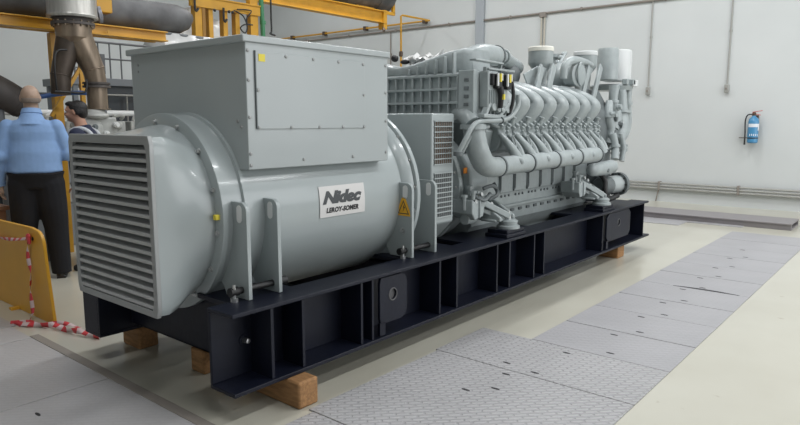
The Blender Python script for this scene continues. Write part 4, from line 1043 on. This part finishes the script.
# ================================================================== EXHAUST PIPING, LEFT BACKGROUND
def exhaust():
    y=6.85
    t=thing('exhaust_stack','forked brown exhaust pipe hanging from a wide bright metal duct','exhaust pipe',(2.95,y,1.7))
    q=MB(); q.lathe((2.985,y,2.53),(0,0,1),[(0,.20),(.0,.235),(.02,.24),(.04,.232),(1.9,.232),(3.9,.232)],40); q.build('duct_sleeve',GALV,t)
    q=MB(); q.lathe((2.985,y,2.46),(0,0,1),[(0,.19),(.0,.205),(.025,.205),(.03,.185),(.06,.185),(.065,.20),(.085,.20)],36); fl_=q.build('duct_flange',DUCTD,t)
    for k in range(16):
        a=2*PI*k/16; q=MB(); q.lathe((2.985+.19*math.cos(a),y+.19*math.sin(a),2.44),(0,0,1),[(0,.010),(.06,.010)],6); q.build('flange_bolt',RUST,fl_)
    q=MB(); q.lathe((2.985,y,2.34),(0,0,1),[(-.05,.135),(0,.165),(.12,.175),(.13,.175)],36); q.build('collector', RUST, t, sharp=25)
    BP=mat('brown_pipe',(.10,.078,.062),.45,.5,noise=.5,nscale=5)
    q=MB(); q.cyl((2.95,y+.01,2.36),(2.835,y+.02,1.95),.125,.094,28); q.cyl((2.838,y+.02,1.97),(2.825,y+.02,1.77),.094,.090,28); q.torus((2.836,y+.02,1.96),(.2,0,1),.093,.006); q.build('pipe_leg',BP,t,sharp=25)
    q=MB(); q.cyl((3.005,y-.01,2.38),(3.14,y-.05,2.03),.145,.108,28); q.cyl((3.135,y-.05,2.05),(3.165,y-.05,1.86),.107,.100,28); q.torus((3.137,y-.05,2.04),(-.3,0,1),.108,.006); lg=q.build('pipe_leg',RUST,t,sharp=25)
    q=MB(); q.lathe((3.16,y-.05,1.845),(0,0,1),[(0,.10),(0,.135),(.02,.135),(.022,.12),(.035,.12),(.037,.135),(.055,.135),(.055,.10)],32); q.build('pipe_flange',DUCTD,lg)
    q=MB(); q.lathe((3.16,y-.05,1.62),(0,0,1),[(0,.125),(.01,.125),(.012,.10),(.225,.10)],32); q.build('pipe_stub',RUST,lg)
    q=MB(); q.lathe((3.24,y+.02,2.60),(1,-.4,.15),[(0,.03),(.02,.085),(.05,.085),(.06,.03)],24); q.build('round_damper',mat('damper_grey',(.30,.31,.36),.4,.3),t)
    # lower clamp loop round the dark leg
    q=MB(); q.tube([(2.72,y-.15,1.80),(2.70,y-.18,2.0),(2.74,y-.15,2.17),(2.84,y-.15,2.20)],.010,8,6); q.tube([(2.70,y-.15,1.79),(2.95,y-.17,1.785),(3.0,y-.17,1.83),(3.02,y-.14,1.92)],.011,8,6); q.build('hanger_loop',BLACK,t)
    t.location.x += .05
    # support stand to the floor
    q=MB(); q.box((3.04,y-.10,0),(3.34,y+.13,1.25)); q.build('pedestal',PLATG,t,bev=.02)
    q=MB(); q.lathe((3.16,y-.05,1.52),(0,0,1),[(0,.09),(.02,.15),(.05,.15),(.07,.11),(.10,.11)],24); q.lathe((3.10,y-.12,1.42),(0,-1,.1),[(-.1,.12),(.01,.12),(.03,.08)],20); q.box((3.01,y-.12,1.25),(3.37,y+.14,1.54)); q.build('turbo_housing',ENGL,t,bev=.02)
    for (dx,dz) in ((.03,.02),(.10,.12),(.22,.05),(.33,.14)):
        q=MB(); q.lathe((3.02+dx,y-.12,1.32+dz),(0,-1,0),[(0,.03),(.04,.03),(.04,.02),(.06,.02)],10); q.build('housing_fitting',WHITE if dx>.2 else GREYD,t)
    # dark big pipe at the far left
    t=thing('exhaust_duct','dark thick pipe sloping down into the left edge behind the bald person','exhaust pipe',(2.3,7.4,1.6))
    q=MB(); q.tube([(1.2,7.6,2.12),(2.0,7.5,1.96),(2.45,7.45,1.82),(2.72,7.42,1.66)],[.17,.17,.165,.14],28,6); q.build('pipe_barrel',DUCTD,t)
    q=MB(); q.lathe((2.66,7.42,1.70),(.8,-.05,-.55),[(0,.13),(0,.15),(.05,.15),(.08,.13),(.14,.115)],28); q.build('pipe_flange',DUCTD,t)
    q=MB(); q.lathe((2.50,7.45,0),(0,0,1),[(0,.12),(.03,.12),(.03,.04),(1.62,.04)],16); q.build('support_post',RAILG,t)
    # silencer one, lying on the yellow beam
    t=thing('silencer_drum','long grey cylindrical silencer lying on the yellow beam at the left','silencer',(3,7.4,2.55))
    q=MB(); q.tube([(-1.2,7.55,2.77),(4.62,7.55,2.77),(4.75,7.55,2.80),(4.84,7.55,2.83)],[.185,.185,.14,.06],32,0); q.build('drum_shell',DUCT,t,sharp=60)
    for x in (1.2,2.5,3.6):
        q=MB(); q.lathe((x,7.55,2.77),(1,0,0),[(0,.186),(0,.192),(.04,.192),(.04,.186)],32); q.build('drum_band',DUCT,t)
    t=thing('silencer_drum','dark grey silencer drum on the high yellow beam near the thin yellow pole','silencer',(9,9.1,3.7))
    q=MB(); q.lathe((6.0,9.30,4.16),(1,0,0),[(0,.30),(.06,.40),(4.62,.40),(4.68,.34),(4.70,.05)],40); q.build('drum_shell',DUCT,t,sharp=40)
    for x in (7.0,8.2,9.3,10.2):
        q=MB(); q.lathe((x,9.30,4.16),(1,0,0),[(0,.40),(0,.41),(.05,.41),(.05,.40)],40); q.build('drum_band',DUCT,t)
exhaust()

def gantry():
    t=thing('crane_girder','low yellow steel beam behind the forked exhaust pipe','steel frame',(2.5,7.55,0))
    y=7.35
    q=MB(); q.box((-1.4,y,2.47),(4.36,y+.02,2.575)); q.box((-1.4,y-.05,2.562),(4.36,y+.30,2.577)); q.box((-1.4,y-.05,2.46),(4.36,y+.10,2.475)); q.box((-1.4,y+.24,2.47),(4.36,y+.30,2.575)); q.build('beam',YEL,t,bev=.003)
    for x in (P(50,60,7.6).x,-1.2):
        q=MB(); q.box((x,y+.2,0),(x+.09,y+.29,2.46)); q.build('post',YEL,t,bev=.003)
    xb=P(82,85,7.4).x; q=MB(); q.bar((xb-.35,y+.05,1.55),(xb,y+.05,2.10),.035,.035); q.build('brace',YEL,t)
    q=MB(); q.bar((xb,y+.05,1.55),(xb,y+.05,2.46),.045,.045); q.build('post',YEL,t)
    q=MB(); q.box((3.28,y-.10,2.70),(3.66,y+.10,3.05)); q.box((3.30,y-.14,2.77),(3.42,y-.10,3.0)); q.build('hoist_body',YEL,t,bev=.01)
    for x in (3.62,2.4): 
        q=MB(); q.lathe((x,y-.05,2.50),(0,-1,0),[(0,.018),(.012,.018)],8); q.build('beam_bolt',YEL,t)
    t=thing('crane_girder','high yellow steel beam carrying the dark silencer drum','steel frame',(8,9.1,0))
    y=9.0
    q=MB(); q.box((4.6,y,3.50),(10.32,y+.02,3.74)); q.box((4.6,y-.06,3.725),(10.32,y+.75,3.745)); q.box((4.6,y-.06,3.50),(10.32,y+.10,3.515)); q.build('beam',YEL,t,bev=.003)
    q=MB(); q.box((10.20,y,0),(10.32,y+.10,3.50)) if False else q.box((10.24,y-.05,3.38),(10.34,y+.10,3.76)); q.build('beam_end',YEL,t)
    for x in (8.2,9.6):
        q=MB(); q.box((x,y+.1,3.745),(x+.5,y+.65,3.80)); q.build('cradle',YEL,t)
    q=MB(); q.box((6.55,y-.09,3.48),(6.63,y,3.76)); q.build('splice_plate',YEL,t)
    q=MB(); q.box((10.60,y+.0,3.74),(10.66,y+.06,4.6)); q.box((10.3,y,3.70),(10.66,y+.06,3.76)); q.build('end_post',YEL,t)
    q=MB(); q.box((6.5,y+.62,0),(6.6,y+.70,3.5)); q.build('post',YEL,t)
    q=MB(); q.bar((10.28,y,3.46),(10.24,y-.05,3.34),.05,.05); q.build('beam_clamp',BRONZE,t)
    # post frame behind the terminal box
    t=thing('post_rack','yellow frame of five upright posts rising behind the grey terminal box','steel frame',(5.7,8,0))
    y=8.0
    for (x,w) in ((5.20,.12),(5.42,.07),(5.66,.075),(5.87,.075),(6.14,.14)):
        q=MB(); q.box((x,y,0),(x+w,y+.10,3.9 if w>.1 else 3.14)); q.build('post',YEL,t,bev=.003)
    q=MB(); q.box((5.12,y-.03,3.06),(6.3,y+.02,3.20)); q.box((5.12,y-.05,3.19),(6.3,y+.12,3.21)); q.build('top_rail',YEL,t,bev=.003)
    q=MB(); q.box((5.31,y-.01,0),(5.36,y+.05,3.06)); q.build('post',mat('yellow_brown',(.30,.15,.02),.5),t)
    t=thing('green_pipe','thin green upright pipe beside the yellow post','pipe',(6.33,8,0))
    q=MB(); q.tube([(6.35,7.98,0),(6.35,7.98,2.6),(6.33,7.98,3.2),(6.33,7.98,3.9)],.035,12,3); q.build('pipe_run',GREENP,t)
    q=MB(); q.lathe((6.35,7.98,2.95),(0,0,1),[(0,.045),(.05,.045)],14); q.build('coupling',GREENP,t)
    t=thing('hook_chain','black chain and hooks hanging from the yellow frame','hooks',(6.4,7.93,2.9))
    q=MB()
    q.tube([(6.47,7.93,3.35),(6.47,7.93,3.05),(6.47,7.93,2.85),(6.44,7.93,2.82),(6.54,7.93,2.80)],.014,8,3); q.build('hanging_rod',BLACK,t)
    for (x,z) in ((5.62,3.0),(5.16,3.09)):
        q=MB(); q.tube([(x,7.93,z+.09),(x,7.93,z-.06),(x+.02,7.93,z-.10),(x+.05,7.93,z-.06)],.016,8,3); q.build('hook',BLACK,t)
    for (x,z) in ((5.48,3.04),(5.72,3.05),(5.78,3.05)):
        q=MB(); q.ell((x,7.94,z),(.022,.02,.022),10,6); q.build('cable_clamp',BLACK,t)
    t=thing('cable_loop','loose black cable loops hanging on the yellow frame','cable',(5.95,7.95,2.9))
    q=MB(); q.tube([(5.80,7.94,3.08),(5.95,7.93,3.02),(6.02,7.93,2.88),(5.98,7.93,2.78),(5.90,7.93,2.84),(5.98,7.93,2.90),(6.12,7.93,2.91)],.010,8,6); q.tube([(5.86,7.94,3.10),(6.1,7.93,3.11),(6.02,7.93,3.0),(6.02,7.93,2.9)],.010,8,5); q.build('cable_run',BLACK,t)
    # translucent white sheeting behind the posts
    t=thing('dust_sheet','large white plastic dust sheet draped behind the yellow posts','plastic sheet',(5.6,8.8,0))
    q=MB(); n,m_=26,14; G=[]
    for j in range(m_+1):
        row=[]
        for i in range(n+1):
            u=i/n; v_=j/m_
            x=5.15+1.75*u; zt=2.62+.75*math.sin(PI*min(1,u*1.05))**.7*(1-.35*u) 
            z=1.2+(zt-1.2)*v_
            yy=8.75+.10*math.sin(u*23+v_*2)+.07*math.sin(u*41+1)+.45*(v_**3)
            row.append(q.v((x,yy,z)))
        G.append(row)
    for j in range(m_):
        for i in range(n): q.face([G[j][i],G[j][i+1],G[j+1][i+1],G[j+1][i]])
    q.build('sheet',PLASTIC,t,solid=.004,sharp=80)
    q=MB(); q.tube([(5.2,9.3,2.55),(6.8,9.3,2.9)],.03,8,0); q.tube([(5.2,9.3,0),(5.2,9.3,2.55)],.03,8,0); q.tube([(6.8,9.3,0),(6.8,9.3,2.9)],.03,8,0); q.build('sheet_frame',RAILG,t)
    # translucent wrap at end of the low beam
    t=thing('beam_wrapping','grey plastic wrapping hanging at the end of the low yellow beam','plastic sheet',(4.6,7.4,2.4))
    q=MB(); A=[];B=[]
    for i in range(24):
        u=i/23; x=4.38+.8*u; yy=7.42+.012*math.sin(u*22); A.append(q.v((x,yy,2.30))); B.append(q.v((x,yy+.03,2.585)))
    for i in range(23): q.face([A[i],A[i+1],B[i+1],B[i]])
    q.build('sheet',PLASTIC,t,solid=.004,sharp=80)
    q=MB(); q.tube([(4.19,7.46,2.585),(5.22,7.46,2.565)],.018,8,0); q.build('hanging_bar',RAILG,t)
gantry()

# ================================================================== PLATFORM AND BACKGROUND ENGINE
def platform():
    t=thing('access_platform','grey steel access platform with railings behind the terminal box','platform',(4.7,9.2,0))
    q=MB(); q.box((3.9,8.95,1.99),(6.0,9.9,2.09)); q.build('deck',PLATG,t,bev=.004)
    q=MB(); q.box((4.40,9.0,1.0),(6.0,9.06,1.99)); q.build('side_panel',PANELD,t)
    for x in (3.95,5.9):
        for y in (9.0,9.8):
            q=MB(); q.box((x-.03,y-.03,0),(x+.03,y+.03,1.99)); q.build('leg',PLATG,t)
    for (z,r) in ((2.58,.016),(2.36,.012)):
        q=MB(); q.tube([(3.95,9.0,z),(5.95,9.0,z)],r,8,0); q.build('rail',RAILG,t)
    for x in (3.97,4.30,4.46,4.62,5.2,5.9):
        q=MB(); q.tube([(x,9.0,2.09),(x,9.0,2.58)],.011,8,0); q.build('rail_post',RAILG,t)
    for z in (2.22,2.46,2.52): 
        q=MB(); q.tube([(3.95,9.0,z),(4.3,9.0,z)],.009,8,0); q.build('rail',RAILG,t)
    q=MB(); q.box((4.28,8.98,2.15),(4.38,9.05,2.42)); q.build('post_box',RAILG,t)
    for (z,) in ((1.86,),(1.62,)):
        q=MB(); q.tube([(4.2,8.9,z),(5.2,8.9,z)],.014,8,0); q.build('lower_rail',GALVC,t)
    for x in (4.28,4.62,5.1):
        q=MB(); q.tube([(x,8.9,1.5),(x,8.9,1.86)],.012,8,0); q.build('lower_post',GALVC,t)
    # background engine on the test bed
    t=thing('test_engine','pale grey engine on a test bed, half hidden behind the terminal box','engine',(4.3,8.3,0))
    q=MB(); q.box((2.6,8.0,.0),(5.4,8.9,.5)); q.build('test_bed',PLATG,t,bev=.01)
    q=MB(); q.box((2.7,8.1,.5),(5.2,8.8,1.30)); q.build('engine_block',ENGL,t,bev=.02)
    for k in range(9):
        x=2.85+.27*k
        q=MB(); q.box((x,8.02,1.30),(x+.20,8.40,1.50)); q.lathe((x+.1,8.05,1.44),(0,-1,.2),[(0,.06),(.06,.05),(.07,.03)],14); hd=q.build('cylinder_head',ENGL,t,bev=.015)
        q=MB(); q.tube([(x+.05,8.05,1.50),(x+.05,8.0,1.56),(x+.16,8.0,1.57),(x+.18,8.1,1.52)],.022,8,4); q.build('head_pipe',WHITE if k%2 else ENGL,hd)
    q=MB(); q.tube([(2.7,8.1,1.60),(5.2,8.1,1.60)],.035,12,0); q.build('fuel_rail',WHITE,t)
    q=MB(); q.box((3.55,7.9,1.30),(3.85,8.2,1.70)); q.build('pump_unit',ENGL,t,bev=.03)
    for k in range(9):
        q=MB(); q.box((2.8+.27*k,8.07,.75),(2.98+.27*k,8.11,1.15)); q.build('side_cover',PLATG,t,bev=.01)
    # blue hose and small pipes in front
    t=thing('blue_hose','blue hose lying across behind the two people','hose',(2.9,7.0,1.7))
    q=MB(); q.tube([(2.74,7.18,1.74),(2.80,7.16,1.75),(2.95,7.12,1.78),(3.15,7.1,1.80),(3.35,7.1,1.795)],.024,10,6); q.build('hose_run',BLUEH,t)
    q=MB(); q.tube([(2.7,7.25,1.785),(3.5,7.25,1.80)],.012,8,0); q.tube([(2.78,7.25,0),(2.78,7.25,1.78)],.02,8,0); q.tube([(3.5,7.25,0),(3.5,7.25,1.80)],.02,8,0); q.build('hose_rack',RAILG,t)
    t=thing('tool_cart','dark tool cart with grey and blue clutter behind the bald person','cart',(2.2,8.4,0))
    q=MB(); q.box((1.7,8.2,.15),(2.75,8.9,.85)); q.build('cart_body',PANELD,t,bev=.01)
    q=MB(); q.box((1.65,8.15,.85),(2.8,8.95,.88)); q.build('cart_top',RAILG,t)
    q=MB(); q.box((1.8,8.3,.88),(2.2,8.7,1.25)); q.build('instrument_case',GREYD,t,bev=.01)
    q=MB(); q.box((2.3,8.3,.88),(2.6,8.6,1.10)); q.build('blue_case',BLUEH,t,bev=.01)
    for (x,y) in ((1.8,8.3),(2.65,8.3),(1.8,8.8),(2.65,8.8)):
        q=MB(); q.lathe((x-.02,y,.075),(1,0,0),[(0,.075),(.04,.075)],18); q.build('wheel',BLACK,t)
platform()

# ================================================================== LIGHT
w=bpy.data.worlds.new('hall_world'); scn.world=w; w.use_nodes=True
w.node_tree.nodes['Background'].inputs[0].default_value=(.90,.96,1.0,1); w.node_tree.nodes['Background'].inputs[1].default_value=.27
def area(loc, rot, sx, sy, e, col=(1,1,1)):
    l=bpy.data.lights.new('area','AREA'); l.shape='RECTANGLE'; l.size=sx; l.size_y=sy; l.energy=e; l.color=col
    o=bpy.data.objects.new('hall_light',l); COL.objects.link(o); o.location=loc; o.rotation_euler=rot; return o
for x,e in ((1.0,62),(5.2,112),(9.0,122)):
    for y in (-4.5,-.6,3.6,8.0,12.5):
        area((x,y,6.3),(0,0,0),2.4,.35,e*((.45 if x<8 else .95) if y>7 else 1)*(.7 if y>12 else 1),(.98,.99,1))
area((8.0,-7.8,3.0),(math.radians(90),0,0),9,4,360,(.97,.985,1.0))
scn.view_settings.view_transform='Standard'; scn.view_settings.look='None'; scn.view_settings.gamma=1; scn.view_settings.exposure=0.07
scn.cycles.use_denoising=True
scn.cycles.max_bounces=8
